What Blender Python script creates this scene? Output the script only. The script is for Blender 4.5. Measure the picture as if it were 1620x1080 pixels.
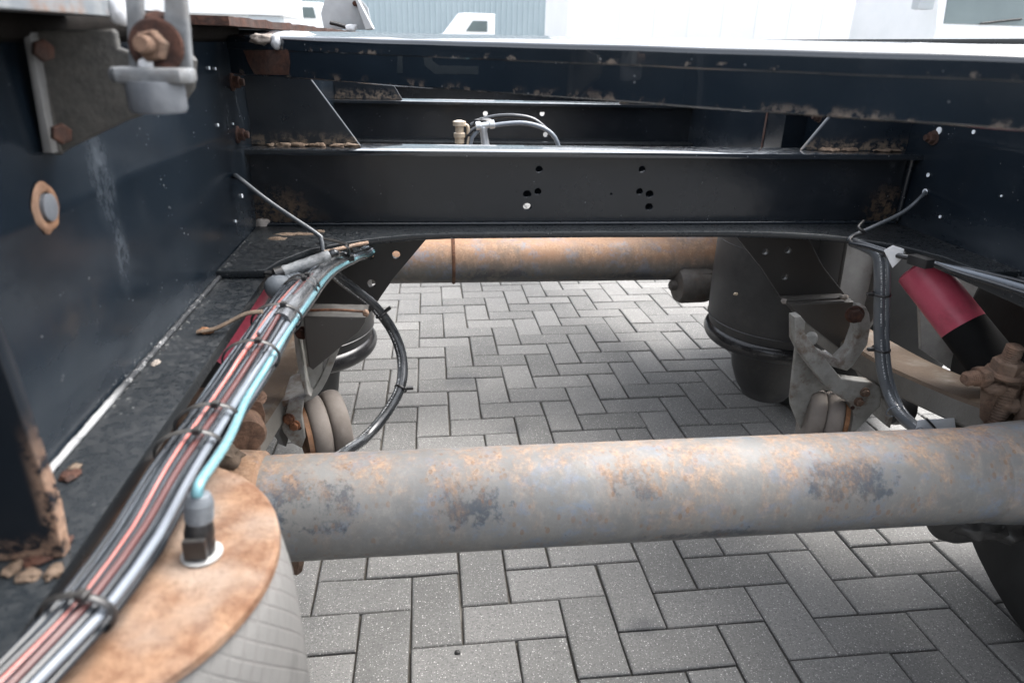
import bpy, bmesh, math, random
from mathutils import Vector, Matrix, noise
from mathutils.geometry import tessellate_polygon

sc = bpy.context.scene
for o in list(bpy.data.objects):
    bpy.data.objects.remove(o, do_unlink=True)
COL = sc.collection
R = random.Random(7)
rad = math.radians

# ------------------------------------------------------------------ camera
CZ = 1.10                      # eye height, level with the top of the chassis rails
FPX = 1095.0                   # focal length in pixels of a 1620 wide picture
CAM_R = Vector((0.993370, -0.112388, 0.024187))
CAM_U = Vector((0.022382, 0.395439, 0.918220))
CAM_F = Vector((0.112761, 0.911590, -0.395332))
cam = bpy.data.cameras.new('camera')
cam_o = bpy.data.objects.new('camera', cam)
COL.objects.link(cam_o)
m3 = Matrix((CAM_R, CAM_U, -CAM_F)).transposed()
cam_o.matrix_world = Matrix.Translation((0, 0, CZ)) @ m3.to_4x4()
cam.sensor_width = 36.0
cam.lens = 36.0 * FPX / 1620.0
cam.clip_start = 0.02
cam.clip_end = 600
cam.dof.use_dof = True
cam.dof.focus_distance = 1.50
cam.dof.aperture_fstop = 5.6
sc.camera = cam_o

# ------------------------------------------------------------------ sky and sun (overcast)
SUN_EL, SUN_ROT = rad(60), rad(70)
w = bpy.data.worlds.new('World')
sc.world = w
w.use_nodes = True
nt = w.node_tree
bgn = nt.nodes['Background']
sky = nt.nodes.new('ShaderNodeTexSky')
sky.sky_type = 'NISHITA'
sky.sun_disc = False
sky.sun_elevation = SUN_EL
sky.sun_rotation = SUN_ROT
sky.air_density = 1.0
sky.dust_density = 4.0
sky.ozone_density = 1.0
hsv = nt.nodes.new('ShaderNodeHueSaturation')
hsv.inputs['Saturation'].default_value = 0.30
nt.links.new(sky.outputs[0], hsv.inputs['Color'])
nt.links.new(hsv.outputs[0], bgn.inputs['Color'])
bgn.inputs['Strength'].default_value = 0.15
sl = bpy.data.lights.new('sun', 'SUN')
sl.energy = 1.0
sl.angle = rad(40)
sl.color = (1.0, 0.97, 0.93)
so = bpy.data.objects.new('sun', sl)
COL.objects.link(so)
sd = Vector((math.sin(SUN_ROT) * math.cos(SUN_EL), math.cos(SUN_ROT) * math.cos(SUN_EL), math.sin(SUN_EL)))
so.rotation_euler = sd.to_track_quat('Z', 'Y').to_euler()
so.location = (0, 0, 8)

vs = sc.view_settings
sc.display_settings.display_device = 'sRGB'
vs.view_transform = 'Standard'
vs.look = 'None'
vs.exposure = 2.1
vs.gamma = 1.0
vs.use_curve_mapping = False
sc.cycles.max_bounces = 8
sc.cycles.glossy_bounces = 4

# ------------------------------------------------------------------ measuring helpers
def ray(px, py):
    d = CAM_R * (px - 810) + CAM_U * (540 - py) + CAM_F * FPX
    return d / d.y
def P(px, py, y):              # point of the photograph's pixel at distance y in front of the camera
    return ray(px, py) * y + Vector((0, 0, CZ))
def PX(px, py, x):
    r = ray(px, py); return r * (x / r.x) + Vector((0, 0, CZ))
def PZ(px, py, z):
    r = ray(px, py); return r * ((z - CZ) / r.z) + Vector((0, 0, CZ))

# ------------------------------------------------------------------ materials
class NM:
    def __init__(s, name):
        s.m = bpy.data.materials.new(name); s.m.use_nodes = True
        s.t = s.m.node_tree; s.n = s.t.nodes; s.b = s.n['Principled BSDF']
        s.co = s.n.new('ShaderNodeTexCoord')
        s.geo = s.n.new('ShaderNodeNewGeometry')
    def link(s, a, b): s.t.links.new(a, b)
    def val(s, v):
        n = s.n.new('ShaderNodeValue'); n.outputs[0].default_value = v; return n.outputs[0]
    def math(s, op, a, b=None, c=None, clamp=False):
        n = s.n.new('ShaderNodeMath'); n.operation = op; n.use_clamp = clamp
        for i, v in enumerate((a, b, c)):
            if v is None: continue
            if hasattr(v, 'default_value'): s.link(v, n.inputs[i])
            else: n.inputs[i].default_value = v
        return n.outputs[0]
    def pos(s, scale=(1, 1, 1), off=(0, 0, 0), src=None):
        mp = s.n.new('ShaderNodeMapping')
        mp.inputs['Scale'].default_value = scale; mp.inputs['Location'].default_value = off
        s.link(src if src is not None else s.geo.outputs['Position'], mp.inputs['Vector'])
        return mp.outputs[0]
    def noise(s, scale, detail=4, rough=.6, vec=None, dist=0.0, off=0.0):
        n = s.n.new('ShaderNodeTexNoise')
        n.inputs['Scale'].default_value = scale; n.inputs['Detail'].default_value = detail
        n.inputs['Roughness'].default_value = rough; n.inputs['Distortion'].default_value = dist
        s.link(vec if vec is not None else s.pos(off=(off, off * .7, off * 1.3)), n.inputs['Vector'])
        return n.outputs['Fac']
    def vor(s, scale, vec=None, feature='F1', off=0.0):
        n = s.n.new('ShaderNodeTexVoronoi'); n.feature = feature
        n.inputs['Scale'].default_value = scale
        s.link(vec if vec is not None else s.pos(off=(off, off, off)), n.inputs['Vector'])
        return n.outputs['Distance']
    def ramp(s, f, lo, hi, a=0.0, b=1.0):
        n = s.n.new('ShaderNodeMapRange'); n.interpolation_type = 'SMOOTHSTEP'
        n.inputs['From Min'].default_value = lo; n.inputs['From Max'].default_value = hi
        n.inputs['To Min'].default_value = a; n.inputs['To Max'].default_value = b
        s.link(f, n.inputs['Value']); return n.outputs[0]
    def mix(s, f, a, b):
        n = s.n.new('ShaderNodeMix'); n.data_type = 'RGBA'
        if hasattr(f, 'default_value'): s.link(f, n.inputs[0])
        else: n.inputs[0].default_value = f
        for i, v in ((6, a), (7, b)):
            if isinstance(v, tuple): n.inputs[i].default_value = (*v, 1)
            else: s.link(v, n.inputs[i])
        return n.outputs[2]
    def up(s, lo=.5, hi=.95):
        sx = s.n.new('ShaderNodeSeparateXYZ'); s.link(s.geo.outputs['Normal'], sx.inputs[0])
        return s.ramp(sx.outputs[2], lo, hi)
    def xyz(s, src=None):
        sx = s.n.new('ShaderNodeSeparateXYZ'); s.link(src if src is not None else s.geo.outputs['Position'], sx.inputs[0])
        return sx.outputs
    def blob(s, c, r):           # a stain: 1 inside an ellipsoid round c, fading to 0 at radius r
        mp = s.n.new('ShaderNodeVectorMath'); mp.operation = 'SUBTRACT'
        s.link(s.geo.outputs['Position'], mp.inputs[0]); mp.inputs[1].default_value = c
        dv = s.n.new('ShaderNodeVectorMath'); dv.operation = 'DIVIDE'
        s.link(mp.outputs[0], dv.inputs[0]); dv.inputs[1].default_value = r
        ln = s.n.new('ShaderNodeVectorMath'); ln.operation = 'LENGTH'
        s.link(dv.outputs[0], ln.inputs[0])
        return s.ramp(ln.outputs['Value'], 0.2, 1.0, 1.0, 0.0)
    def bump(s, h, strength=.3, dist=.002):
        n = s.n.new('ShaderNodeBump'); n.inputs['Strength'].default_value = strength
        n.inputs['Distance'].default_value = dist
        s.link(h, n.inputs['Height']); s.link(n.outputs[0], s.b.inputs['Normal'])
    def out(s, col=None, rough=None, metal=0.0, spec=.5, coat=0.0):
        for k, v in (('Base Color', col), ('Roughness', rough)):
            if v is None: continue
            if isinstance(v, tuple): s.b.inputs[k].default_value = (*v, 1)
            elif hasattr(v, 'default_value'): s.link(v, s.b.inputs[k])
            else: s.b.inputs[k].default_value = v
        s.b.inputs['Metallic'].default_value = metal
        s.b.inputs['Specular IOR Level'].default_value = spec
        s.b.inputs['Coat Weight'].default_value = coat
        return s.m

MAT = {}
def chassis_paint(name, base=(.006, .0085, .012), dust=.4, rust=.35, wear=.5, rough=.24, extra=None, film_=.06, dsc=60, bmp=.16, coat=0.0, spec=.5):
    m = NM(name)
    n1 = m.noise(9, 6, .65); n2 = m.noise(55, 5, .7, off=3); n3 = m.noise(2.3, 4, .6, off=9)
    col = m.mix(m.ramp(n3, .35, .7), base, tuple(c * 1.5 + .002 for c in base))
    # grey road film
    film = m.math('MULTIPLY', m.ramp(n1, .45, .8), film_)
    col = m.mix(film, col, (.10, .105, .11))
    # dust that lies on the upward faces
    d = m.math('MULTIPLY', m.up(.6, .98), m.ramp(m.noise(dsc, 7, .75, off=5), .42, .70))
    col = m.mix(m.math('MULTIPLY', d, dust), col, (.13, .125, .115))
    # scuffs down to bare metal / primer
    sp = m.vor(150, off=2); pick = m.ramp(m.noise(38, 3, .6, off=12), .60, .70)
    specks = m.math('MULTIPLY', m.ramp(sp, .10, .22, 1, 0), pick)
    col = m.mix(m.math('MULTIPLY', specks, wear), col, (.42, .43, .43))
    r = m.math('MULTIPLY', m.ramp(m.noise(17, 7, .72, off=21), .67, .74), rust)
    col = m.mix(r, col, m.mix(n2, (.055, .02, .009), (.21, .085, .032)))
    rg = m.math('ADD', m.math('MULTIPLY', n1, .22), rough - .08)
    if extra: col, rg = extra(m, col, rg)
    rg = m.math('ADD', rg, m.math('MULTIPLY', m.math('ADD', m.math('ADD', d, r), specks), .5), clamp=True)
    m.bump(m.math('ADD', m.noise(14, 3, .5, off=1), m.math('MULTIPLY', n2, .25)), bmp, .004)
    MAT[name] = m.out(col, rg, 0, spec, coat)

def web_left(m, col, rg):
    st = m.noise(120, 7, .78, vec=m.pos((1, 1.0, .45)), dist=1.2)
    band = m.math('MAXIMUM', m.blob((-.326, .742, .965), (.05, .034, .075)), m.blob((-.326, .752, .885), (.05, .024, .06)))
    k = m.math('MULTIPLY', band, m.math('ADD', m.math('MULTIPLY', m.ramp(st, .44, .66), .6), m.math('MULTIPLY', m.ramp(m.noise(40, 4, .6, off=7), .4, .65), .4)))
    col = m.mix(m.math('MULTIPLY', k, .42), col, (.12, .14, .165))
    sv = m.noise(70, 7, .8, vec=m.pos((1, 3.5, .35), (2, 0, 0)))
    b2 = m.math('MAXIMUM', m.blob((-.326, 1.225, 1.00), (.05, .035, .13)), m.blob((-.326, 1.30, .97), (.05, .03, .16)))
    k2 = m.math('MULTIPLY', b2, m.ramp(sv, .52, .66))
    col = m.mix(m.math('MULTIPLY', k2, .5), col, (.25, .27, .29))
    d2 = m.math('MULTIPLY', m.blob((-.326, .62, .86), (.05, .12, .035)), m.ramp(m.noise(24, 5, .7, off=8), .4, .7))
    col = m.mix(m.math('MULTIPLY', d2, .35), col, (.05, .042, .036))
    # paler low on the web, streaked along the rail
    z = m.xyz()[2]
    low = m.math('MULTIPLY', m.ramp(z, .765, .87, 1, 0), m.ramp(m.noise(7, 5, .6, vec=m.pos((1, .5, 1.6), (4, 0, 0))), .35, .7))
    col = m.mix(m.math('MULTIPLY', low, .16), col, (.16, .18, .20))
    yy = m.xyz()[1]
    near = m.math('MULTIPLY', m.ramp(z, .763, .792, 1, 0), m.math('MULTIPLY', m.ramp(yy, .52, .66), m.ramp(yy, 1.0, 1.4, 1, 0)))
    scr = m.ramp(m.math('ADD', m.math('MULTIPLY', near, .10), m.noise(150, 8, .85, off=31)), .665, .69)
    col = m.mix(m.math('MULTIPLY', m.math('MULTIPLY', scr, near), .7), col, (.34, .35, .36))
    return col, m.math('ADD', rg, m.math('MULTIPLY', m.math('ADD', k, low), .22))
chassis_paint('black_paint')
chassis_paint('black_paint_web', base=(.0050, .0085, .0130), dust=.2, rust=.10, wear=.45, rough=.19, spec=.34, extra=web_left)
def flange_extra(m, col, rg):
    x, y, z = m.xyz()
    near = m.math('MULTIPLY', m.math('MAXIMUM', m.ramp(x, -.318, -.290, 1, 0), m.ramp(x, .935, .968)), m.math('MULTIPLY', m.ramp(y, .50, .66), m.ramp(y, 1.15, 1.45, 1, 0)))
    scr = m.ramp(m.math('ADD', m.math('MULTIPLY', near, .09), m.noise(150, 8, .85, off=33)), .665, .69)
    k = m.math('MULTIPLY', scr, m.math('ADD', m.math('MULTIPLY', near, .65), .12))
    col = m.mix(k, col, (.36, .36, .35))
    return col, m.math('ADD', rg, m.math('MULTIPLY', k, .4))
chassis_paint('black_paint_flange', extra=flange_extra, base=(.008, .010, .012), dust=.02, rust=.20, wear=.6, rough=.24, dsc=110, bmp=.05)
chassis_paint('black_paint_clean', base=(.005, .008, .012), dust=.2, rust=.05, wear=.35, rough=.20)
def cm_extra(m, col, rg):
    d = m.math('MAXIMUM', m.blob((-.29, 1.33, .80), (.10, .08, .06)), m.blob((.94, 1.33, .80), (.06, .08, .07)))
    k = m.math('MULTIPLY', d, m.ramp(m.noise(70, 5, .75, off=6), .42, .62))
    col = m.mix(m.math('MULTIPLY', k, .8), col, (.09, .062, .04))
    return col, rg
chassis_paint('crossmember_paint', base=(.0055, .0075, .0105), dust=.4, rust=.08, wear=.35, rough=.17, extra=cm_extra)
chassis_paint('flange_gloss', base=(.010, .013, .017), dust=.0, rust=.04, wear=.8, rough=.11, film_=0, bmp=.01, coat=1.0)
def stiff_extra(m, col, rg):
    x, y, z = m.xyz()
    e = m.math('MULTIPLY', m.ramp(x, -.272, -.262), m.ramp(z, .80, .88, 1, 0))
    e = m.math('MAXIMUM', e, m.math('MULTIPLY', m.ramp(z, .765, .785, 1, 0), .8))
    k = m.math('MULTIPLY', e, m.ramp(m.noise(55, 6, .75, off=3), .42, .52))
    col = m.mix(k, col, m.mix(m.noise(130, 4, .6, off=6), (.12, .055, .03), (.40, .27, .19)))
    return col, m.math('ADD', rg, m.math('MULTIPLY', k, .5))
chassis_paint('stiffener_paint', base=(.004, .006, .009), dust=.2, rust=.1, wear=.2, rough=.3, extra=stiff_extra)
def gus_extra(m, col, rg):
    z = m.xyz()[2]
    k = m.math('MULTIPLY', m.ramp(z, .918, .946, 1, 0), m.ramp(m.noise(60, 6, .78, off=6), .44, .60))
    col = m.mix(m.math('MULTIPLY', k, .85), col, (.16, .12, .085))
    return col, m.math('ADD', rg, m.math('MULTIPLY', k, .4))
chassis_paint('gusset_paint', base=(.0045, .0078, .0125), dust=.3, rust=.05, wear=.2, rough=.26, extra=gus_extra)
def beam_extra(m, col, rg):
    z = m.xyz()[2]
    lowm = m.ramp(z, 1.044, 1.056, 1, 0)
    midm = m.math('MULTIPLY', m.ramp(z, 1.080, 1.083), m.ramp(z, 1.085, 1.089, 1, 0))
    k = m.math('ADD', m.math('MULTIPLY', lowm, m.ramp(m.noise(30, 5, .7, off=4), .52, .64)),
               m.math('MULTIPLY', midm, m.ramp(m.noise(34, 5, .7, off=14), .56, .66)))
    col = m.mix(m.math('MULTIPLY', k, .6), col, m.mix(m.noise(60, 3, .6, off=2), (.06, .03, .018), (.28, .22, .16)))
    return col, m.math('ADD', rg, m.math('MULTIPLY', k, .4))
chassis_paint('beam_paint', base=(.005, .0085, .0128), dust=.0, rust=.02, wear=.3, rough=.12, film_=.0, bmp=.01, coat=1.0, extra=beam_extra)
chassis_paint('foot_paint', base=(.042, .039, .036), dust=.4, rust=.9, wear=.2, rough=.45)
chassis_paint('strut_paint', base=(.022, .021, .020), dust=.4, rust=.7, wear=.2, rough=.42)

def rust_mat(name, a=(.07, .028, .014), b=(.30, .135, .06), c=(.16, .12, .095), rough=.85, bumps=.7, scale=34):
    m = NM(name)
    n1 = m.noise(scale, 8, .72, dist=.4); n2 = m.noise(scale * 5, 4, .7, off=4); n3 = m.noise(scale * .3, 3, .5, off=8)
    col = m.mix(m.ramp(n1, .33, .68), a, b)
    col = m.mix(m.math('MULTIPLY', m.ramp(n3, .42, .7), .7), col, c)
    col = m.mix(m.math('MULTIPLY', m.ramp(n2, .5, .75), .35), col, tuple(v * .4 for v in a))
    m.bump(m.math('ADD', n1, m.math('MULTIPLY', n2, .5)), bumps, .003)
    MAT[name] = m.out(col, rough, 0, .3)
rust_mat('rust', (.05, .020, .011), (.20, .085, .042), (.12, .085, .065))
rust_mat('rust_dark', (.022, .011, .009), (.085, .037, .024), (.06, .042, .036), scale=70)
rust_mat('rust_light', (.135, .066, .037), (.265, .16, .10), (.31, .255, .21), .9, .8, 42)
rust_mat('rust_orange', (.13, .058, .026), (.27, .14, .075), (.22, .15, .11), .9, .5, 40)
rust_mat('rust_clamp', (.075, .045, .032), (.19, .115, .078), (.15, .115, .09), .8, .9, 45)
def arm_mat():
    m = NM('brown_arm')
    n = m.noise(45, 7, .74); n2 = m.noise(220, 4, .7, off=3); n3 = m.noise(12, 4, .6, off=5)
    side = m.mix(n, (.125, .118, .104), (.195, .183, .163))
    top = m.mix(n, (.055, .035, .022), (.115, .08, .053))
    col = m.mix(m.math('MULTIPLY', m.up(.2, .8), m.ramp(n3, .2, .5)), side, top)
    col = m.mix(m.math('MULTIPLY', m.ramp(n2, .55, .7), .4), col, (.16, .125, .095))
    m.bump(m.math('ADD', n, n2), .5, .002)
    MAT['brown_arm'] = m.out(col, .7, 0, .35)
arm_mat()
rust_mat('dirt', (.075, .052, .037), (.18, .13, .095), (.14, .115, .09), .95, .8, 60)
rust_mat('mud_pale', (.16, .135, .115), (.33, .295, .265), (.28, .26, .245), .95, .8, 50)

def axle_mat(name, rusty, seed, stains=(), base=((.145, .145, .142), (.205, .202, .193)), film=0.0):
    m = NM(name)
    n0 = m.noise(6, 6, .7, off=seed)
    nb = m.noise(16, 8, .74, vec=m.pos((.9, 1, 1), (seed + 3, 1, 2)), dist=.3)
    nr = m.math('ADD', m.noise(11, 9, .76, vec=m.pos((1, .8, .42), (seed + 7, 2, 2)), dist=.4), m.math('MULTIPLY', m.up(.45, .95), .075))
    nf = m.noise(60, 8, .78, vec=m.pos((1, .8, .8), (seed + 5, 4, 1)))
    nff = m.noise(190, 4, .7, off=2)
    x, y, z = m.xyz()
    col = m.mix(m.ramp(n0, .3, .7), *base)
    col = m.mix(m.math('MULTIPLY', m.ramp(nf, .45, .7), .4), col, (.31, .295, .27))
    if film:
        col = m.mix(m.math('MULTIPLY', m.math('MULTIPLY', m.up(-.25, .6), m.ramp(n0, .25, .6)), film), col, m.mix(nf, (.25, .115, .05), (.40, .22, .12)))
    # bluish old primer showing through
    col = m.mix(m.math('MULTIPLY', m.math('MULTIPLY', m.ramp(nb, .49, .62), m.ramp(nf, .36, .52)), .75), col, (.155, .195, .25))
    # oily scuffs with a shape of their own
    for c, r in stains:
        k = m.ramp(m.math('ADD', m.math('MULTIPLY', m.blob(c, r), .29), m.math('ADD', m.math('MULTIPLY', nf, 1.05), m.math('MULTIPLY', nb, .75))), 1.07, 1.24)
        col = m.mix(m.math('MULTIPLY', k, .85), col, (.050, .060, .074))
    upf = m.up(-.6, .75)
    rm = m.math('MULTIPLY', m.ramp(nr, .44 - rusty, .66 - rusty), m.ramp(nf, .36, .62))
    rm = m.math('MULTIPLY', rm, m.math('ADD', m.math('MULTIPLY', upf, .85), .15))
    col = m.mix(m.math('MULTIPLY', rm, .8), col, m.mix(m.ramp(m.math('ADD', m.math('MULTIPLY', nff, .5), m.math('MULTIPLY', nf, .5)), .35, .65), (.16, .085, .045), (.42, .275, .175)))
    # freckles and short runs of rust
    v = m.n.new('ShaderNodeTexVoronoi'); v.inputs['Scale'].default_value = 110
    v.inputs['Randomness'].default_value = 1.0
    m.link(m.pos((1, .8, .55), (seed, 0, 0)), v.inputs['Vector'])
    sx = m.n.new('ShaderNodeSeparateXYZ'); m.link(v.outputs['Color'], sx.inputs[0])
    sp = m.math('MULTIPLY', m.math('LESS_THAN', v.outputs['Distance'], m.math('MULTIPLY', sx.outputs[1], .36)), m.ramp(m.noise(9, 5, .7, off=seed + 1), .40, .56))
    col = m.mix(m.math('MULTIPLY', sp, .5), col, m.mix(nff, (.10, .055, .032), (.27, .155, .09)))
    # darker towards the underside, broken up by noise
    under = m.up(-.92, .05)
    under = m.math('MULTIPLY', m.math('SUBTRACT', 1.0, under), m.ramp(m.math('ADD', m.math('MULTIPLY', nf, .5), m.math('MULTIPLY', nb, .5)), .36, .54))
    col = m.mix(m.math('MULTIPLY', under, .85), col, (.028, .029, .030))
    m.bump(m.math('ADD', m.math('ADD', nf, m.math('MULTIPLY', rm, .4)), m.math('MULTIPLY', nff, .4)), .3, .002)
    MAT[name] = m.out(col, m.math('ADD', m.math('MULTIPLY', rm, .3), .48), 0, .4)
def stain(px, py, w_, h_, y=.765):
    p = P(px, py, y); return ((p.x, p.y, p.z), (w_, .09, h_))
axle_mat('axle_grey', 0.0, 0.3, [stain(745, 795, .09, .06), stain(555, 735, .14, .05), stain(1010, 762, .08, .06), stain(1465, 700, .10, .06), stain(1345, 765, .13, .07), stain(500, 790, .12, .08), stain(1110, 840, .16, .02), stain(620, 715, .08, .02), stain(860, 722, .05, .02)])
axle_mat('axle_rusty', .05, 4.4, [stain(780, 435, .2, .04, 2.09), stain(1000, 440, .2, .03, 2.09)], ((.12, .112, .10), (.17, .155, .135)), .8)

def simple(name, a, b, rough, scale=30, bumps=.15, spec=.5, metal=0.0, dirt=None, dirt_amt=.5, updust=0.0):
    m = NM(name)
    n = m.noise(scale, 6, .68)
    col = m.mix(m.ramp(n, .3, .7), a, b)
    if dirt:
        col = m.mix(m.math('MULTIPLY', m.ramp(m.noise(scale * .5, 7, .72, off=5), .48, .68), dirt_amt), col, dirt)
    if updust:
        col = m.mix(m.math('MULTIPLY', m.math('MULTIPLY', m.up(.3, .95), m.ramp(n, .3, .65)), updust), col, (.16, .15, .135))
    m.bump(m.noise(scale * 3, 4, .6, off=1), bumps, .002)
    MAT[name] = m.out(col, m.math('ADD', m.math('MULTIPLY', n, .15), rough - .07), metal, spec)
simple('galvanised', (.20, .195, .18), (.29, .285, .265), .55, 34, .35, .4, 0, (.10, .055, .03), .9)
simple('hanger_grey', (.14, .14, .138), (.20, .20, .197), .6, 20, .2, .4, 0, (.13, .115, .10), .5)
simple('hanger_plate', (.30, .30, .295), (.38, .38, .37), .6, 20, .2, .4, 0, (.14, .12, .10), .5)
simple('bracket_grey', (.055, .053, .050), (.092, .088, .080), .5, 90, .3, .45, 0, (.11, .10, .09), .4)
simple('fork_zinc', (.11, .115, .12), (.18, .188, .195), .45, 70, .3, .5, 0, (.12, .11, .10), .5)
simple('zinc_dark', (.11, .12, .135), (.17, .18, .195), .4, 40, .2, .5)
simple('rubber_black', (.012, .012, .013), (.022, .022, .023), .42, 25, .15, .5, 0, (.05, .048, .045), .4)
simple('rubber_matte', (.004, .004, .0045), (.008, .008, .008), .8, 30, .2, .2)
simple('grimy_cast', (.06, .054, .048), (.10, .09, .08), .6, 40, .3, .4, 0, (.10, .06, .04), .5)
simple('rubber_gloss', (.010, .010, .011), (.016, .016, .017), .22, 20, .08, .5, 0, (.04, .04, .04), .2)
simple('rubber_grey', (.16, .14, .125), (.21, .185, .165), .75, 18, .25, .3, 0, (.11, .09, .075), .4)
simple('rubber_bellow', (.022, .022, .0225), (.036, .0355, .035), .5, 12, .12, .45, 0, (.06, .056, .052), .55)
simple('faint_mark', (.010, .015, .019), (.014, .019, .023), .3, 60)
simple('flange_shade', (.006, .005, .004), (.012, .010, .009), .9, 40, .3, .1)
simple('flange_edge', (.12, .135, .15), (.20, .21, .215), .6, 40, .4, .4, 0, (.17, .085, .045), .95)
simple('tyre', (.008, .008, .008), (.016, .016, .016), .7, 20, .2, .4)
simple('red_paint', (.47, .065, .11), (.54, .10, .15), .36, 14, .06, .5, 0, (.17, .055, .06), .55)
simple('plastic_black', (.010, .010, .011), (.017, .017, .018), .35, 40, .1, .5, 0, (.06, .06, .058), .3, .25)
simple('plastic_grey', (.10, .115, .13), (.15, .165, .18), .5, 60, .25, .4, 0, (.05, .05, .05), .4)
simple('tape_grey', (.16, .17, .175), (.34, .35, .355), .45, 70, .6, .5, 0, (.035, .036, .038), .7)
simple('tape_white', (.66, .67, .68), (.78, .78, .79), .5, 60, .4, .5)
simple('brass', (.42, .34, .24), (.55, .46, .36), .35, 50, .2, .5, .3)
simple('silver', (.52, .54, .56), (.62, .64, .66), .3, 40, .2, .5, .6)
simple('white_enamel', (.74, .76, .77), (.80, .81, .82), .35, 2, .02, .5)
simple('white_panel', (.80, .81, .82), (.84, .85, .85), .5, 1, .0, .4)
simple('grey_equipment', (.38, .42, .44), (.45, .48, .50), .5, 3, .05, .4)
simple('pale_cladding', (.34, .41, .44), (.37, .44, .47), .5, .4, .0, .3)
simple('steel_plate', (.30, .31, .32), (.36, .37, .38), .45, 20, .2, .5, 0, (.36, .34, .32), .35)
simple('tab_white', (.70, .74, .78), (.78, .80, .83), .5, 20, .1, .4)

def glass():
    m = NM('dark_glass')
    n = m.noise(1.2, 4, .6)
    MAT['dark_glass'] = m.out(m.mix(n, (.05, .075, .08), (.13, .17, .17)), .08, 0, .6)
glass()

def cable_mat(name, a, b, rough=.25, film=.3, print_=0.0, film_sheen_col=(.30, .32, .34), dirt=.35):
    m = NM(name)
    uv = m.co.outputs['UV']
    n = m.noise(1.0, 5, .7, vec=m.pos((7, 14, 1), src=uv)); n2 = m.noise(1.0, 6, .75, vec=m.pos((16, 45, 1), (3, 1, 2), src=uv))
    col = m.mix(n, a, b)
    col = m.mix(m.math('MULTIPLY', m.math('MULTIPLY', m.ramp(n, .42, .62), m.up(-.1, .9)), film), col, film_sheen_col)  # pale film on upward sides, with highlights painted into its colour
    col = m.mix(m.math('MULTIPLY', m.ramp(n2, .58, .68), dirt), col, (.022, .020, .018))
    if print_:
        x, y, z = m.xyz(uv)
        x = m.math('FRACT', m.math('MULTIPLY', x, 3))
        line = m.math('MULTIPLY', m.ramp(x, .30, .31), m.ramp(x, .44, .45, 1, 0))
        ch = m.ramp(m.noise(1.0, 2, .8, vec=m.pos((9, 420, 1), src=uv)), .50, .54)
        gap = m.ramp(m.noise(1.0, 1, .5, vec=m.pos((.01, 26, 1), src=uv)), .42, .46)
        col = m.mix(m.math('MULTIPLY', m.math('MULTIPLY', line, ch), m.math('MULTIPLY', gap, print_)), col, (.62, .63, .64))
    MAT[name] = m.out(col, m.math('ADD', m.math('MULTIPLY', n2, .2), rough - .08), 0, .5, .25)
cable_mat('cable_black', (.007, .008, .010), (.016, .018, .021), .19, .3, film_sheen_col=(.11, .13, .155), dirt=.2)
cable_mat('cable_grey', (.11, .13, .155), (.18, .20, .23), .38, .4, film_sheen_col=(.27, .30, .335))  # bluish tint stands in for sky highlights along the cables
cable_mat('cable_red', (.34, .075, .062), (.40, .14, .12), .32, .6, film_sheen_col=(.42, .28, .26))
cable_mat('cable_brown', (.06, .018, .017), (.10, .034, .031), .32, .4, film_sheen_col=(.17, .11, .105))
cable_mat('cable_cyan', (.09, .235, .275), (.15, .30, .335), .26, .6, film_sheen_col=(.26, .38, .41), dirt=.45)
cable_mat('hose_black', (.012, .013, .015), (.022, .024, .026), .26, .25, 1.0)
cable_mat('hose_grey', (.065, .073, .083), (.10, .11, .122), .3, .35, .9, (.17, .185, .20))
cable_mat('wire_thin', (.035, .04, .045), (.07, .077, .085), .35, .4)
cable_mat('sheath', (.04, .042, .045), (.11, .115, .12), .26, .6, film_sheen_col=(.30, .31, .32), dirt=.8)

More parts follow.
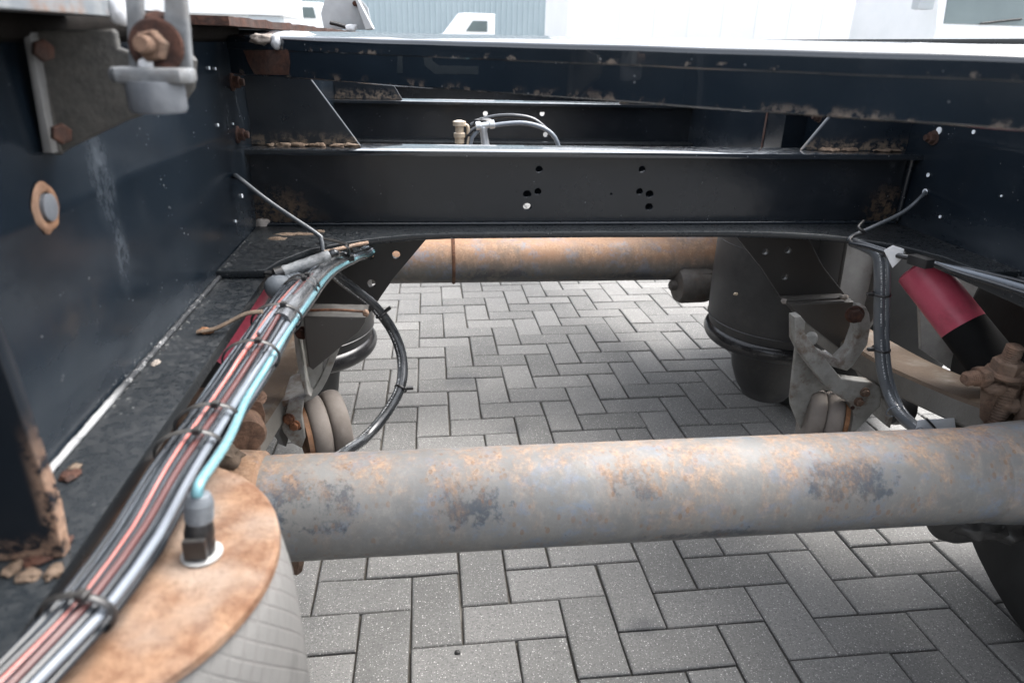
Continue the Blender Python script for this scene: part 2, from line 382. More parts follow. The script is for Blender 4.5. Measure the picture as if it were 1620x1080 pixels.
def paver_mat():
    m = NM('paver_concrete')
    oi = m.n.new('ShaderNodeObjectInfo')
    rnd = m.math('FRACT', m.math('ADD', oi.outputs['Random'], m.math('MULTIPLY', m.geo.outputs['Random Per Island'], 7.31)))
    n1 = m.noise(7, 4, .6); n2 = m.noise(210, 4, .75, off=2); n3 = m.noise(1.3, 4, .6, off=4)
    col = m.mix(rnd, (.118, .116, .111), (.192, .188, .180))
    col = m.mix(m.math('MULTIPLY', m.ramp(n1, .35, .75), .35), col, (.195, .192, .186))
    col = m.mix(m.math('MULTIPLY', m.ramp(n3, .50, .66), .45), col, (.085, .086, .087))
    col = m.mix(m.math('MULTIPLY', m.ramp(n2, .48, .64), .6), col, (.07, .07, .07))
    col = m.mix(m.math('MULTIPLY', m.ramp(m.noise(330, 2, .6, off=6), .56, .66), .35), col, (.30, .30, .295))
    # pale stone chips
    v = m.n.new('ShaderNodeTexVoronoi'); v.inputs['Scale'].default_value = 340
    m.link(m.pos(), v.inputs['Vector'])
    sx = m.n.new('ShaderNodeSeparateXYZ'); m.link(v.outputs['Color'], sx.inputs[0])
    chip = m.math('MULTIPLY', m.ramp(sx.outputs[0], .83, .86), m.ramp(v.outputs['Distance'], .26, .40, 1, 0))
    col = m.mix(m.math('MULTIPLY', chip, .8), col, (.46, .45, .43))
    v2 = m.n.new('ShaderNodeTexVoronoi'); v2.inputs['Scale'].default_value = 170
    m.link(m.pos(off=(3, 1, 2)), v2.inputs['Vector'])
    sx2 = m.n.new('ShaderNodeSeparateXYZ'); m.link(v2.outputs['Color'], sx2.inputs[0])
    chip2 = m.math('MULTIPLY', m.ramp(sx2.outputs[0], .90, .92), m.ramp(v2.outputs['Distance'], .20, .32, 1, 0))
    col = m.mix(m.math('MULTIPLY', chip2, .75), col, (.50, .49, .47))
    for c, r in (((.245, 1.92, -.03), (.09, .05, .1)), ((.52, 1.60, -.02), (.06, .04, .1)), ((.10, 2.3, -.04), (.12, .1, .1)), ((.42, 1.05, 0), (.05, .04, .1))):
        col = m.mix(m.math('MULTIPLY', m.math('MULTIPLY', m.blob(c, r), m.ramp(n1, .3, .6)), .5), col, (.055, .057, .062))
    m.bump(m.math('ADD', n2, chip), .35, .0015)
    MAT['paver_concrete'] = m.out(col, .8, 0, .35)
    m = NM('joint_sand')
    n = m.noise(160, 5, .7); n2 = m.noise(6, 4, .6, off=3)
    col = m.mix(n, (.045, .042, .037), (.14, .128, .11))
    col = m.mix(m.math('MULTIPLY', m.ramp(n2, .55, .7), .6), col, (.24, .225, .20))
    m.bump(n, .6, .003)
    MAT['joint_sand'] = m.out(col, .95, 0, .2)
paver_mat()

def weld_mat():
    m = NM('weld_or_shade_bead')
    y = m.xyz()[1]
    n = m.noise(130, 5, .75); n2 = m.noise(20, 4, .6, off=3)
    solid = m.math('MULTIPLY', m.ramp(y, .38, .45), m.ramp(y, .62, .70, 1, 0))
    speck = m.math('MULTIPLY', m.ramp(y, .50, .62), m.ramp(y, .85, 1.25, 1, 0))
    k = m.math('MAXIMUM', m.math('MULTIPLY', solid, m.ramp(n2, .25, .45)), m.math('MULTIPLY', speck, m.ramp(m.noise(90, 8, .85, off=5), .55, .60)))
    col = m.mix(k, (.02, .022, .025), m.mix(n, (.20, .205, .21), (.42, .425, .43)))
    m.bump(n, .6, .003)
    MAT['weld_or_shade_bead'] = m.out(col, .55, 0, .4)
weld_mat()

# ------------------------------------------------------------------ object helpers
OFF = {}
def thing(name, label, cat, loc, group=None):
    o = bpy.data.objects.new(name, None)
    o.empty_display_size = .05
    COL.objects.link(o)
    o.location = loc; OFF[o.name] = Vector(loc)
    o['label'] = label; o['category'] = cat
    if group: o['group'] = group
    return o
def offset_of(parent):
    return OFF.get(parent.name, Vector((0, 0, 0))) if parent else Vector((0, 0, 0))
def link_mesh(name, me, mat, parent=None, at=None, rot=None, label=None, sharp=35, smooth=True):
    """mesh in world coordinates (at is None) or local mesh placed at 'at' with rotation 'rot'"""
    if isinstance(mat, str): mat = MAT[mat]
    if mat is not None and not me.materials: me.materials.append(mat)
    o = bpy.data.objects.new(name, me)
    COL.objects.link(o)
    off = offset_of(parent)
    if at is None:
        if off.length_squared: me.transform(Matrix.Translation(-off))
        OFF[o.name] = off
        wl = off
    else:
        wl = Vector(at); OFF[o.name] = wl
    if parent:
        o.parent = parent
    o.location = wl - off
    if rot is not None: o.rotation_euler = rot
    if smooth:
        me.polygons.foreach_set('use_smooth', [True] * len(me.polygons))
        try: me.set_sharp_from_angle(angle=rad(sharp))
        except Exception: pass
    if label: o['label'] = label
    return o
def mesh_from(verts, faces, uvs=None):
    me = bpy.data.meshes.new('shape')
    me.from_pydata([tuple(v) for v in verts], [], faces)
    if uvs:
        ul = me.uv_layers.new(name='UVMap')
        for poly in me.polygons:
            for k, li in enumerate(poly.loop_indices):
                ul.data[li].uv = uvs[poly.index][k]
    me.update()
    return me

def plate_mesh(outline, holes=(), thick=.01, bevel=.0015):
    """flat plate from a 2-D outline with real holes, centred on z = 0"""
    cu = bpy.data.curves.new('outline', 'CURVE')
    cu.dimensions = '2D'; cu.fill_mode = 'BOTH'
    cu.extrude = max(thick / 2 - bevel, .0002); cu.bevel_depth = bevel; cu.bevel_resolution = 1; cu.offset = -bevel
    for lp in [outline, *holes]:
        sp = cu.splines.new('POLY'); sp.points.add(len(lp) - 1); sp.use_cyclic_u = True
        for p, q in zip(sp.points, lp): p.co = (q[0], q[1], 0, 1)
    ob = bpy.data.objects.new('outline', cu)
    me = bpy.data.meshes.new_from_object(ob)
    bpy.data.objects.remove(ob); bpy.data.curves.remove(cu)
    me.materials.clear()
    return me
def circ(x, y, r, n=18, ry=None, a0=0):
    return [(x + r * math.cos(a0 + 2 * math.pi * i / n), y + (ry or r) * math.sin(a0 + 2 * math.pi * i / n)) for i in range(n)]
AXES = {'xz': Matrix(((1, 0, 0), (0, 0, -1), (0, 1, 0))),   # local x->X, y->Z, normal -> -Y
        'yz': Matrix(((0, 0, 1), (1, 0, 0), (0, 1, 0))),    # local x->Y, y->Z, normal -> X
        'xy': Matrix.Identity(3)}
def plate(name, outline, plane, level, thick, mat, parent, holes=(), bevel=.0015, label=None, shear=None):
    me = plate_mesh(outline, holes, thick, bevel)
    M = AXES[plane].to_4x4()
    t = {'xz': (0, level, 0), 'yz': (level, 0, 0), 'xy': (0, 0, level)}[plane]
    me.transform(Matrix.Translation(t) @ M)
    if shear: me.transform(shear)
    return link_mesh(name, me, mat, parent, label=label)
def pix_plate(name, pts, y, thick, mat, parent, holes=(), bevel=.0015, label=None):
    """plate facing the rear whose corners were measured in the photograph, standing at distance y"""
    o = [(P(a, b, y).x, P(a, b, y).z) for a, b in pts]
    hs = []
    for (a, b, r) in holes:
        c = P(a, b, y); hs.append(circ(c.x, c.z, r))
    return plate(name, o, 'xz', y, thick, mat, parent, hs, bevel, label)

def box_mesh(lo, hi, bevel=.003, seg=2):
    bm = bmesh.new()
    bmesh.ops.create_cube(bm, size=1)
    lo, hi = Vector(lo), Vector(hi)
    for v in bm.verts:
        v.co = Vector((lo[i] + (v.co[i] + .5) * (hi[i] - lo[i]) for i in range(3)))
    if bevel: bmesh.ops.bevel(bm, geom=bm.edges[:], offset=bevel, segments=seg, affect='EDGES', profile=.7)
    me = bpy.data.meshes.new('shape'); bm.to_mesh(me); bm.free()
    return me
def box(name, lo, hi, mat, parent=None, bevel=.003, label=None):
    return link_mesh(name, box_mesh(lo, hi, bevel), mat, parent, label=label)

def hull_mesh(pts, bevel=.003):
    bm = bmesh.new()
    for p in pts: bm.verts.new(p)
    r = bmesh.ops.convex_hull(bm, input=bm.verts[:])
    bmesh.ops.dissolve_limit(bm, angle_limit=rad(3), verts=bm.verts[:], edges=bm.edges[:])
    if bevel: bmesh.ops.bevel(bm, geom=bm.edges[:], offset=bevel, segments=2, affect='EDGES', profile=.7)
    bmesh.ops.recalc_face_normals(bm, faces=bm.faces[:])
    me = bpy.data.meshes.new('shape'); bm.to_mesh(me); bm.free()
    return me

def frame_from(axis):
    a = Vector(axis).normalized()
    u = a.orthogonal().normalized(); v = a.cross(u)
    return u, v, a
def lathe_mesh(profile, n=32, caps=True):
    verts, faces = [], []
    for (r, h) in profile:
        for i in range(n):
            t = 2 * math.pi * i / n
            verts.append((r * math.cos(t), r * math.sin(t), h))
    for k in range(len(profile) - 1):
        for i in range(n):
            j = (i + 1) % n
            faces.append((k * n + i, k * n + j, (k + 1) * n + j, (k + 1) * n + i))
    if caps:
        faces.append(tuple(reversed(range(n))))
        faces.append(tuple((len(profile) - 1) * n + i for i in range(n)))
    return mesh_from(verts, faces)
def lathe(name, profile, base, axis, mat, parent=None, n=32, label=None, sharp=35, roll=None):
    me = lathe_mesh(profile, n)
    u, v, a = frame_from(axis)
    M = Matrix((u, v, a)).transposed().to_4x4()
    if roll: M = M @ Matrix.Rotation(roll, 4, 'Z')
    me.transform(Matrix.Translation(base) @ M)
    return link_mesh(name, me, mat, parent, label=label, sharp=sharp)

def smooth_path(pts, step=.012):
    pts = [Vector(p) for p in pts]
    q = [pts[0] * 2 - pts[1]] + pts + [pts[-1] * 2 - pts[-2]]
    out = []
    for i in range(1, len(q) - 2):
        a, b, c, d = q[i - 1:i + 3]
        n = max(2, int((c - b).length / step))
        for k in range(n):
            t = k / n
            out.append(.5 * ((2 * b) + (c - a) * t + (2 * a - 5 * b + 4 * c - d) * t * t + (3 * b - a - 3 * c + d) * t ** 3))
    out.append(pts[-1])
    return out
def sweep_mesh(path, radius, n=12, closed=False, up0=None, flat=1.0):
    """tube along a path; radius may be a function of 0..1; UV: u round, v metres along"""
    verts, faces, uvs = [], [], []
    L = len(path)
    tang = []
    for i in range(L):
        a = path[(i - 1) % L] if closed or i > 0 else path[i]
        b = path[(i + 1) % L] if closed or i < L - 1 else path[i]
        tang.append((b - a).normalized())
    u = (up0 or Vector((0, 0, 1)))
    u = (u - tang[0] * u.dot(tang[0]))
    if u.length < 1e-4: u = tang[0].orthogonal()
    u.normalize()
    dist, ds = 0.0, []
    for i in range(L):
        if i: dist += (path[i] - path[i - 1]).length
        ds.append(dist)
        u = (u - tang[i] * u.dot(tang[i])).normalized()
        v = tang[i].cross(u)
        r = radius(i / (L - 1)) if callable(radius) else radius
        for k in range(n):
            t = 2 * math.pi * k / n
            verts.append(path[i] + u * (r * math.cos(t) * flat) + v * (r * math.sin(t)))
    rings = L if closed else L - 1
    for i in range(rings):
        j = (i + 1) % L
        for k in range(n):
            l = (k + 1) % n
            faces.append((i * n + k, i * n + l, j * n + l, j * n + k))
            dj = ds[j] if j else dist + .01
            uvs.append([(k / n, ds[i]), ((k + 1) / n, ds[i]), ((k + 1) / n, dj), (k / n, dj)])
    if not closed:
        faces.append(tuple(reversed(range(n)))); uvs.append([(0, 0)] * n)
        faces.append(tuple((L - 1) * n + k for k in range(n))); uvs.append([(0, dist)] * n)
    return mesh_from(verts, faces, uvs)
def tube(name, pts, r, mat, parent=None, n=12, step=.012, label=None, closed=False, flat=1.0, smooth=True):
    p = smooth_path(pts, step) if smooth else [Vector(q) for q in pts]
    return link_mesh(name, sweep_mesh(p, r, n, closed, None, flat), mat, parent, label=label, sharp=60)

# shared bolt: hex head on a round washer, local axis +Z out of the surface
def bolt_mesh(r=.012, h=.009, washer=1.35, shank=.0):
    bm = bmesh.new()
    def ring(rr, z, n, a0=0): return [bm.verts.new((rr * math.cos(a0 + 2 * math.pi * i / n), rr * math.sin(a0 + 2 * math.pi * i / n), z)) for i in range(n)]
    def skin(rings, n):
        for a, b in zip(rings, rings[1:]):
            for i in range(n): bm.faces.new((a[i], a[(i + 1) % n], b[(i + 1) % n], b[i]))
        bm.faces.new(rings[-1])
    if washer: skin([ring(r * washer, -.001, 20), ring(r * washer, .0022, 20), ring(r * washer * .95, .0028, 20)], 20)
    z0 = .0028 if washer else -.001
    skin([ring(r, z0, 6), ring(r, z0 + h * .85, 6), ring(r * .86, z0 + h, 6)], 6)
    if shank: skin([ring(r * .55, z0 + h - .001, 12), ring(r * .55, z0 + h + shank, 12), ring(r * .48, z0 + h + shank + .001, 12)], 12)
    me = bpy.data.meshes.new('bolt'); bm.to_mesh(me); bm.free()
    return me
BOLT = {}
def bolt(parent, at, axis, r=.012, h=.009, washer=1.35, shank=0.0, mat='rust_dark', roll=None, name='bolt'):
    key = (r, h, washer, shank, mat)
    if key not in BOLT: BOLT[key] = bolt_mesh(r, h, washer, shank)
    q = Vector(axis).to_track_quat('Z', 'Y').to_matrix() @ Matrix.Rotation(R.random() if roll is None else roll, 3, 'Z')
    return link_mesh(name, BOLT[key], mat, parent, at=at, rot=q.to_euler(), sharp=30)

def lump(name, at, size, mat, parent, seed=0, amp=.35, label=None, sub=3):
    bm = bmesh.new()
    bmesh.ops.create_icosphere(bm, subdivisions=sub, radius=1)
    for v in bm.verts:
        k = 1 + amp * noise.noise(v.co * 1.7 + Vector((seed, seed * 2, 0))) + amp * .4 * noise.noise(v.co * 4.1 + Vector((seed, 0, 3)))
        v.co = Vector((v.co.x * size[0] * k, v.co.y * size[1] * k, v.co.z * size[2] * k)) + Vector(at)
    me = bpy.data.meshes.new('shape'); bm.to_mesh(me); bm.free()
    return link_mesh(name, me, mat, parent, label=label, sharp=80)

# ------------------------------------------------------------------ ground: pavers in herringbone
LX = Vector((.999976, .000849, .006926)); LY = Vector((-.000643, .999557, -.029764)); LZ = Vector((-.006949, .029759, .999533))
LORG = Vector((-.27133, 1.14544, -.01413))
U = .106
LM = Matrix.Translation(LORG) @ Matrix((LX, LY, LZ)).transposed().to_4x4()
LMI = LM.inverted()
def ground_z(x, y):
    return LORG.z - (LZ.x * (x - LORG.x) + LZ.y * (y - LORG.y)) / LZ.z
g = [(-200, -120, -.012), (200, -120, -.012), (200, 260, -.012), (-200, 260, -.012)]
pav = bpy.data.objects.new('pavement', mesh_from(g, [(0, 1, 2, 3)]))
pav.data.materials.append(MAT['joint_sand'])
COL.objects.link(pav)
pav.matrix_world = LM
pav['kind'] = 'structure'
pav['label'] = 'grey concrete block pavement laid in herringbone under the trailer'
def paver_geo(lx, ly, ang, rr):
    g_ = .0024; c = .0058
    hx, hy = lx / 2 - g_, ly / 2 - g_
    def jit(a): return a + rr.uniform(-.0006, .0006)
    rings = []
    for (ix, z) in ((0, -.011), (0, -c * .7), (c * .35, -c * .2), (c, 0)):
        rings.append([(sx * (hx - ix), sy * (hy - ix), z) for sx, sy in ((-1, -1), (1, -1), (1, 1), (-1, 1))])
    vs_ = [v for r_ in rings for v in r_]
    dxy = [(rr.uniform(-.0014, .0014), rr.uniform(-.0014, .0014)) for _ in range(4)]
    vs_ = [(v[0] + dxy[i % 4][0], v[1] + dxy[i % 4][1], v[2]) for i, v in enumerate(vs_)]
    fs = []
    for k in range(3):
        for i in range(4):
            j = (i + 1) % 4
            fs.append((k * 4 + i, k * 4 + j, k * 4 + 4 + j, k * 4 + 4 + i))
    fs.append((12, 13, 14, 15))
    return vs_, fs
pv_mesh = {}
for hor in (0, 1):
    for k in range(5):
        v, f = paver_geo(2 * U if hor else U, U if hor else 2 * U, 0, R)
        me = mesh_from(v, f); me.materials.append(MAT['paver_concrete'])
        pv_mesh[hor, k] = me
def poly_in(p, poly):
    x, y = p; c = False
    for i in range(len(poly)):
        x1, y1 = poly[i]; x2, y2 = poly[i - 1]
        if (y1 > y) != (y2 > y) and x < (x2 - x1) * (y - y1) / (y2 - y1) + x1: c = not c
    return c
def to_px(p):
    d = Vector(p) - Vector((0, 0, CZ))
    z = d.dot(CAM_F)
    return (810 + FPX * d.dot(CAM_R) / z, 540 - FPX * d.dot(CAM_U) / z, z)
WIN = [[(440, 1110), (440, 860), (1000, 850), (1570, 800), (1640, 980), (1640, 1110)], [(490, 730), (500, 600), (585, 440), (1130, 438), (1150, 520), (1300, 700)]]
cand, rest = [], []
CL = LMI @ Vector((0, 0, CZ))
for iy in range(-16, 46):
    for ix in range(-26, 44):
        if (ix - iy) % 4 == 0: cells = (1, ix + 1, iy + .5)
        elif (ix - iy - 3) % 4 == 0: cells = (0, ix + .5, iy + 1)
        else: continue
        c = (cells[1] * U, cells[2] * U)
        wc = LM @ Vector((c[0], c[1], 0))
        px = to_px(wc)
        if px[2] > .3 and any(poly_in(px[:2], q) for q in WIN): cand.append(((Vector((0, 0, CZ)) - wc).length, cells[0], c))
        else: rest.append((cells[0], c))
cand.sort(key=lambda t: t[0])
rest += [(h, c) for _, h, c in cand[300:]]
for i, (_, h, c) in enumerate(cand[:300]):
    o = bpy.data.objects.new('paver', pv_mesh[h, R.randrange(5)])
    COL.objects.link(o)
    o.parent = pav
    o.location = (c[0] + R.uniform(-.0006, .0006), c[1] + R.uniform(-.0006, .0006), R.uniform(-.0030, .0014))
    o.rotation_euler = (R.gauss(0, .006), R.gauss(0, .006), R.gauss(0, .005))
V, Fc = [], []
for h, c in rest:
    v, f = paver_geo(2 * U if h else U, U if h else 2 * U, 0, R)
    b = len(V); dz = R.uniform(-.0015, .001)
    V += [(a[0] + c[0], a[1] + c[1], a[2] + dz) for a in v]; Fc += [tuple(b + i for i in q) for q in f]
me = mesh_from(V, Fc); me.materials.append(MAT['paver_concrete'])
pr = bpy.data.objects.new('paver_field', me); COL.objects.link(pr); pr.parent = pav; pr['kind'] = 'stuff'
# the yard beyond, too far away to tell the stones apart
x0, x1, y0, y1 = -26 * U, 43 * U, -16 * U, 45 * U
def sheet(x0, y0, x1, y1): return [(x0, y0, -.003), (x1, y0, -.003), (x1, y1, -.003), (x0, y1, -.003)]
vv = sheet(-60, y1, 60, 180) + sheet(-60, -60, 60, y0) + sheet(-60, y0, x0, y1) + sheet(x1, y0, 60, y1)
me = mesh_from(vv, [(0, 1, 2, 3), (4, 5, 6, 7), (8, 9, 10, 11), (12, 13, 14, 15)]); me.materials.append(MAT['paver_concrete'])
yf = bpy.data.objects.new('far_paving', me); COL.objects.link(yf); yf.parent = pav; yf['kind'] = 'stuff'

# ------------------------------------------------------------------ trailer chassis
XL, XR, XM = -.326, .976, .325
YN, YF = -1.9, 7.5                # near and far end of the rails
chassis = thing('trailer_chassis', 'black steel trailer frame with two long side rails joined by cross members', 'trailer frame', (XM, 1.35, .745))
def rail(side):
    """I-beam rail; its inner web face lies on x = XL or XR"""
    s = 1 if side == 'l' else -1          # direction from web towards the middle
    xw = XL if side == 'l' else XR
    rows = [(.7565, 0), (.80, 0), (.86, 0), (.92, 0), (.944, .0002), (.950, .0009), (.956, .0013), (.962, .0009), (.968, .0002), (1.02, 0), (1.07, 0), (1.1125, 0)]
    ys = [YN + (YF - YN) * (i / 130) ** 1.25 for i in range(131)]
    verts, faces = [], []
    for y in ys:
        for (z, b) in rows:
            w_ = .0022 * noise.noise(Vector((y * 2.2, z * 5, 3 if s > 0 else 9))) + .0010 * noise.noise(Vector((y * 7, z * 9, 5)))
            verts.append((xw + s * (b + w_), y, z))
    nr = len(rows)
    for i in range(len(ys) - 1):
        for k in range(nr - 1):
            q = (i * nr + k, i * nr + k + 1, (i + 1) * nr + k + 1, (i + 1) * nr + k)
            faces.append(q if s < 0 else tuple(reversed(q)))
    b0 = len(verts)
    for y in (YN, YF):
        for z in (.7565, 1.1125): verts.append((xw - s * .010, y, z))
    faces.append((b0, b0 + 1, b0 + 3, b0 + 2))
    r = link_mesh('main_rail', mesh_from(verts, faces), 'black_paint_web', chassis, label='left main rail with scuffed glossy blue black web' if s > 0 else 'right main rail with darker black web', sharp=50)
    lo, hi = sorted((xw - s * .08, xw + s * .070))
    box('bottom_flange', (lo, YN, .744), (hi, YF, .7595), 'black_paint_flange', r, .0025)
    return r
railL, railR = rail('l'), rail('r')
# top flanges (left one is ragged and cut away for a length)
def ragged_flange(y0, y1, x0, x1, parent, seed, z=1.1125, t=.012, amp=.006, n=60):
    verts, faces = [], []
    for i in range(n + 1):
        y = y0 + (y1 - y0) * i / n
        xi = x1 + amp * noise.noise(Vector((y * 9, seed, 0))) + amp * .6 * noise.noise(Vector((y * 37, seed, 4)))
        dz = amp * .5 * noise.noise(Vector((y * 14, seed, 8)))
        for (x, zz) in ((x0, z), (xi, z + dz * .3), (xi, z + t + dz), (x0, z + t)): verts.append((x, y, zz))
    for i in range(n):
        for k in range(4):
            faces.append((i * 4 + 4 + k, i * 4 + 4 + (k + 1) % 4, i * 4 + (k + 1) % 4, i * 4 + k))
    faces += [(0, 1, 2, 3), tuple(n * 4 + k for k in (3, 2, 1, 0))]
    return verts, faces
v, f = ragged_flange(-1.9, .70, -.41, -.256, railL, 1, amp=.003)
tf = link_mesh('top_flange', mesh_from(v, f), 'flange_edge', railL, label='rusty flaking edge of the left rail top flange', sharp=40)
v, f = ragged_flange(1.05, 6.5, -.41, -.268, railL, 5, amp=.010, n=160)
link_mesh('top_flange', mesh_from(v, f), 'rust_dark', railL, label='torn jagged length of the left rail top flange', sharp=40)
box('top_flange', (.906, YN, 1.1125), (1.06, YF, 1.1255), 'black_paint_flange', railR, .002)
shade_strip = tube('weld_or_shade_bead', [(XL + .001, -.2, 1.108), (XL + .001, .4, 1.108), (XL + .001, 1.0, 1.108), (XL + .001, 1.3, 1.108)], .017, 'flange_shade', railL, 8, .03)  # added dark strip standing in for the shade under the top flange
# weld beads between web and bottom flange
def bead(xw, s, parent, y0, y1):
    pts = []
    n = int((y1 - y0) / .006)
    for i in range(n + 1):
        y = y0 + (y1 - y0) * i / n
        pts.append(Vector((xw + s * .004, y, .762 + .0006 * noise.noise(Vector((y * 70, 0, s))))))
    me = sweep_mesh(pts, lambda t: .0035 + .0009 * noise.noise(Vector((t * 260, s, 0))), 8)
    link_mesh('weld_or_shade_bead', me, 'weld_or_shade_bead', parent, sharp=80)
bead(XL, 1, railL, .2, 1.33); bead(XR, -1, railR, .3, 1.33)
# rail bolts
for px, py in ((367, 130), (375, 213)):
    q = PX(px, py, XL); bolt(railL, q, (1, 0, 0), .011, .010, 1.3, .006, 'rust_dark')
for px, py in ((1297, 185), (1478, 218)):
    q = PX(px, py, XR); bolt(railR, q, (-1, 0, 0), .011, .010, 1.3, .006, 'rust_dark')
# drilled holes: daylight behind them painted as small pale discs on the webs
def daylight_disc(parent, at, axis, r):
    r *= .62
    lathe('hole_daylight', [(r, -.0006), (r, .0008), (r * .62, .0010), (r * .60, .0004)], at, axis, 'tab_white', parent, 14)
for px, py, r in ((330, 108, .0040), (340, 109, .0035), (344, 198, .004), (368, 196, .003), (382, 310, .006), (404, 322, .003), (372, 350, .004)):
    daylight_disc(railL, PX(px, py, XL) + Vector((.001, 0, 0)), (1, 0, 0), r)
for px, py, r in ((1469, 277, .0065), (1464, 304, .011), (1541, 209, .006), (1488, 343, .005), (1585, 310, .003), (1412, 317, .0035), (1439, 256, .003)):
    daylight_disc(railR, PX(px, py, XR) - Vector((.001, 0, 0)), (-1, 0, 0), r)
q = PX(1500, 207, XR)
lathe('hole_daylight', [(.007, 0), (.007, .002), (.001, .002)], PX(1486, 207, XR), (-1, 0, 0), 'tab_white', railR, 14)
# welded disc with a rust ring on the left web
c = PX(70, 328, XL) + Vector((.001, 0, 0))
pd = lathe('welded_disc', [(.0115, 0), (.0115, .0045), (.0085, .0055), (.002, .0055)], c, (1, 0, 0), 'zinc_dark', railL, 28, label='grey disc in a rusty ring on the left web')
me = lathe_mesh([(.0125, 0), (.0125, .003), (.0150, .0042), (.0185, .0036), (.0215, .0005)], 40, False)
for vv_ in me.vertices:
    k = 1 + .10 * noise.noise(vv_.co * 90) + .05 * noise.noise(vv_.co * 260); vv_.co.x *= k; vv_.co.y *= k; vv_.co.z *= .6
me.transform(Matrix.Translation(c) @ Matrix(((0, 0, 1), (1, 0, 0), (0, 1, 0))).to_4x4())
link_mesh('rust_ring', me, 'rust_orange', railL)
# far stiffener posts on the right web, and the near one on the left
sp = box('stiffener_post', (.915, 1.775, .772), (XR + .002, 1.885, 1.112), 'black_paint_clean', chassis, .002)
box('rust_edge', (.9135, 1.876, .80), (.9150, 1.886, .99), 'rust_dark', sp, .0008)
st = plate('stiffener_plate', [(-.330, .7605), (-.262, .7605), (-.259, .80), (-.263, .90), (-.272, 1.04), (-.30, 1.112), (-.330, 1.112)], 'xz', .425, .012, 'stiffener_paint', chassis, label='dark upright stiffener close to the camera with a rust streaked edge')
for k in range(7):
    px, py = ((110, 752), (20, 900), (45, 910), (60, 880), (118, 740), (85, 905), (100, 855))[k]
    q = PZ(px, py, .761)
    lump('rust_flake', q, (R.uniform(.005, .010), R.uniform(.005, .009), .0025), ('rust_dark', 'dirt', 'dirt')[k % 3], railL, 20 + k, .5)
# flaked paint and mud on the left flange
for k, (px, py) in enumerate(((246, 574),)):
    lump('mud_flake', PZ(px, py, .7603), (.0035, .008, .0010), 'mud_pale', railL, 50 + k, .8)
for k, (px, py) in enumerate(((470, 372), (440, 379), (505, 368))):
    lump('mud_flake', PZ(px, py, .771), ((.035, .02, .012)[k], .010, .004), 'dirt', railL, 70 + k, .6)

# ---- cross members
def crossmember(yw, y0, y1, zt, label, holes=(), plate_=True, x0=XL, x1=XR, mat='crossmember_paint'):
    hs = [circ(a, b, r, 20, ry) for a, b, r, ry in holes]
    o = plate('crossmember', [(x0 - .002, .766), (x1 + .002, .766), (x1 + .002, zt - .004), (x0 - .002, zt - .004)], 'xz', yw + .006, .012, mat, chassis, hs, .0012, label)
    box('top_flange', (x0 - .001, y0, zt - .010), (x1 + .001, y1, zt), 'flange_gloss', o, .002)
    return o
H = []
for px, py, r, ry in ((853, 268, .0068, None), (851, 303, .0068, None), (834, 307, .0085, .0065), (834, 327, .0088, .0068), (1016, 268, .0068, None), (1012, 303, .0068, None), (1028, 307, .0085, .0065), (1027, 327, .0085, .0065), (967, 307, .002, None)):
    q = P(px, py, 1.335); H.append((q.x, q.z, r * .88, ry))
cmid = crossmember(1.335, 1.308, 1.40, .9155, 'nearest cross member with drilled bolt holes in its web', H)
bh = P(834, 327, 1.425)
plate('light_block_plate', [(XL - .001, .766), (XR + .001, .766), (XR + .001, .904), (XL - .001, .904)], 'xz', 1.425, .008, 'crossmember_paint', cmid, [circ(bh.x, bh.z, .011)], .0008)  # added plate so that all web holes but one look dark
hf = []
for px, py in ((768, 180), (858, 180), (863, 213)):
    q = P(px, py, 2.62); hf.append((q.x, q.z, .009, None))
cfar = crossmember(2.62, 2.585, 2.70, .905, 'second cross member behind the first one', hf)
crossmember(3.95, 3.90, 4.05, .905, 'third cross member almost hidden by the diagonal beam')
crossmember(5.4, 5.35, 5.5, .905, 'farthest cross member')
for y in (2.66, 3.99):
    plate('bottom_plate', [(XL, y - .10), (XR, y - .10), (XR, y + .06), (XL, y + .06)], 'xy', .7665, .012, 'black_paint_flange', chassis)
# the rounded bottom plate of the near cross member
ol = [(-.3255, 1.40), (-.3255, 1.05), (-.254, 1.05), (-.240, 1.10), (-.205, 1.165), (-.155, 1.205), (-.095, 1.238), (-.030, 1.262), (.05, 1.272), (.30, 1.275), (.58, 1.272), (.68, 1.262), (.76, 1.243), (.825, 1.205), (.87, 1.155), (.900, 1.09), (.906, 1.0), (.9755, 1.0), (.9755, 1.40)]
cp = plate('bottom_plate', ol, 'xy', .7665, .012, 'black_paint_flange', chassis, (), .002, 'bottom plate with rounded corners under the near cross member')
tube('weld_or_shade_bead', [(XL + .01, 1.331, .775), (XR - .01, 1.331, .775)], .0035, 'black_paint_clean', cmid, 8, .05)
# rusty cracked lip of the plate at the left corner
pts = [PZ(a, b, .769) for a, b in ((513, 399), (535, 394), (560, 388), (582, 384))]
tube('rust_lip', pts, .0035, 'rust_light', cp, 7, .006)
# mud plugs in the web corners
lump('corner_plug', PX(404, 233, XL) + Vector((.010, -.01, 0)), (.010, .010, .016), 'mud_pale', railL, 3, .3)
lump('corner_plug', PX(409, 355, XL) + Vector((.010, -.012, .002)), (.014, .010, .014), 'mud_pale', railL, 4, .3, label='pale corroded plug low in the web corner')
lump('corner_plug', PX(1398, 345, XR) + Vector((-.012, -.01, .0)), (.014, .010, .012), 'dirt', railR, 5, .4)
tube('weld_or_shade_bead', [(XR - .006, 1.331, .905), (XR - .006, 1.331, .78)], lambda t: .006 * (1 + .2 * noise.noise(Vector((t * 30, 0, 0)))), 'black_paint', cmid, 8, .006)
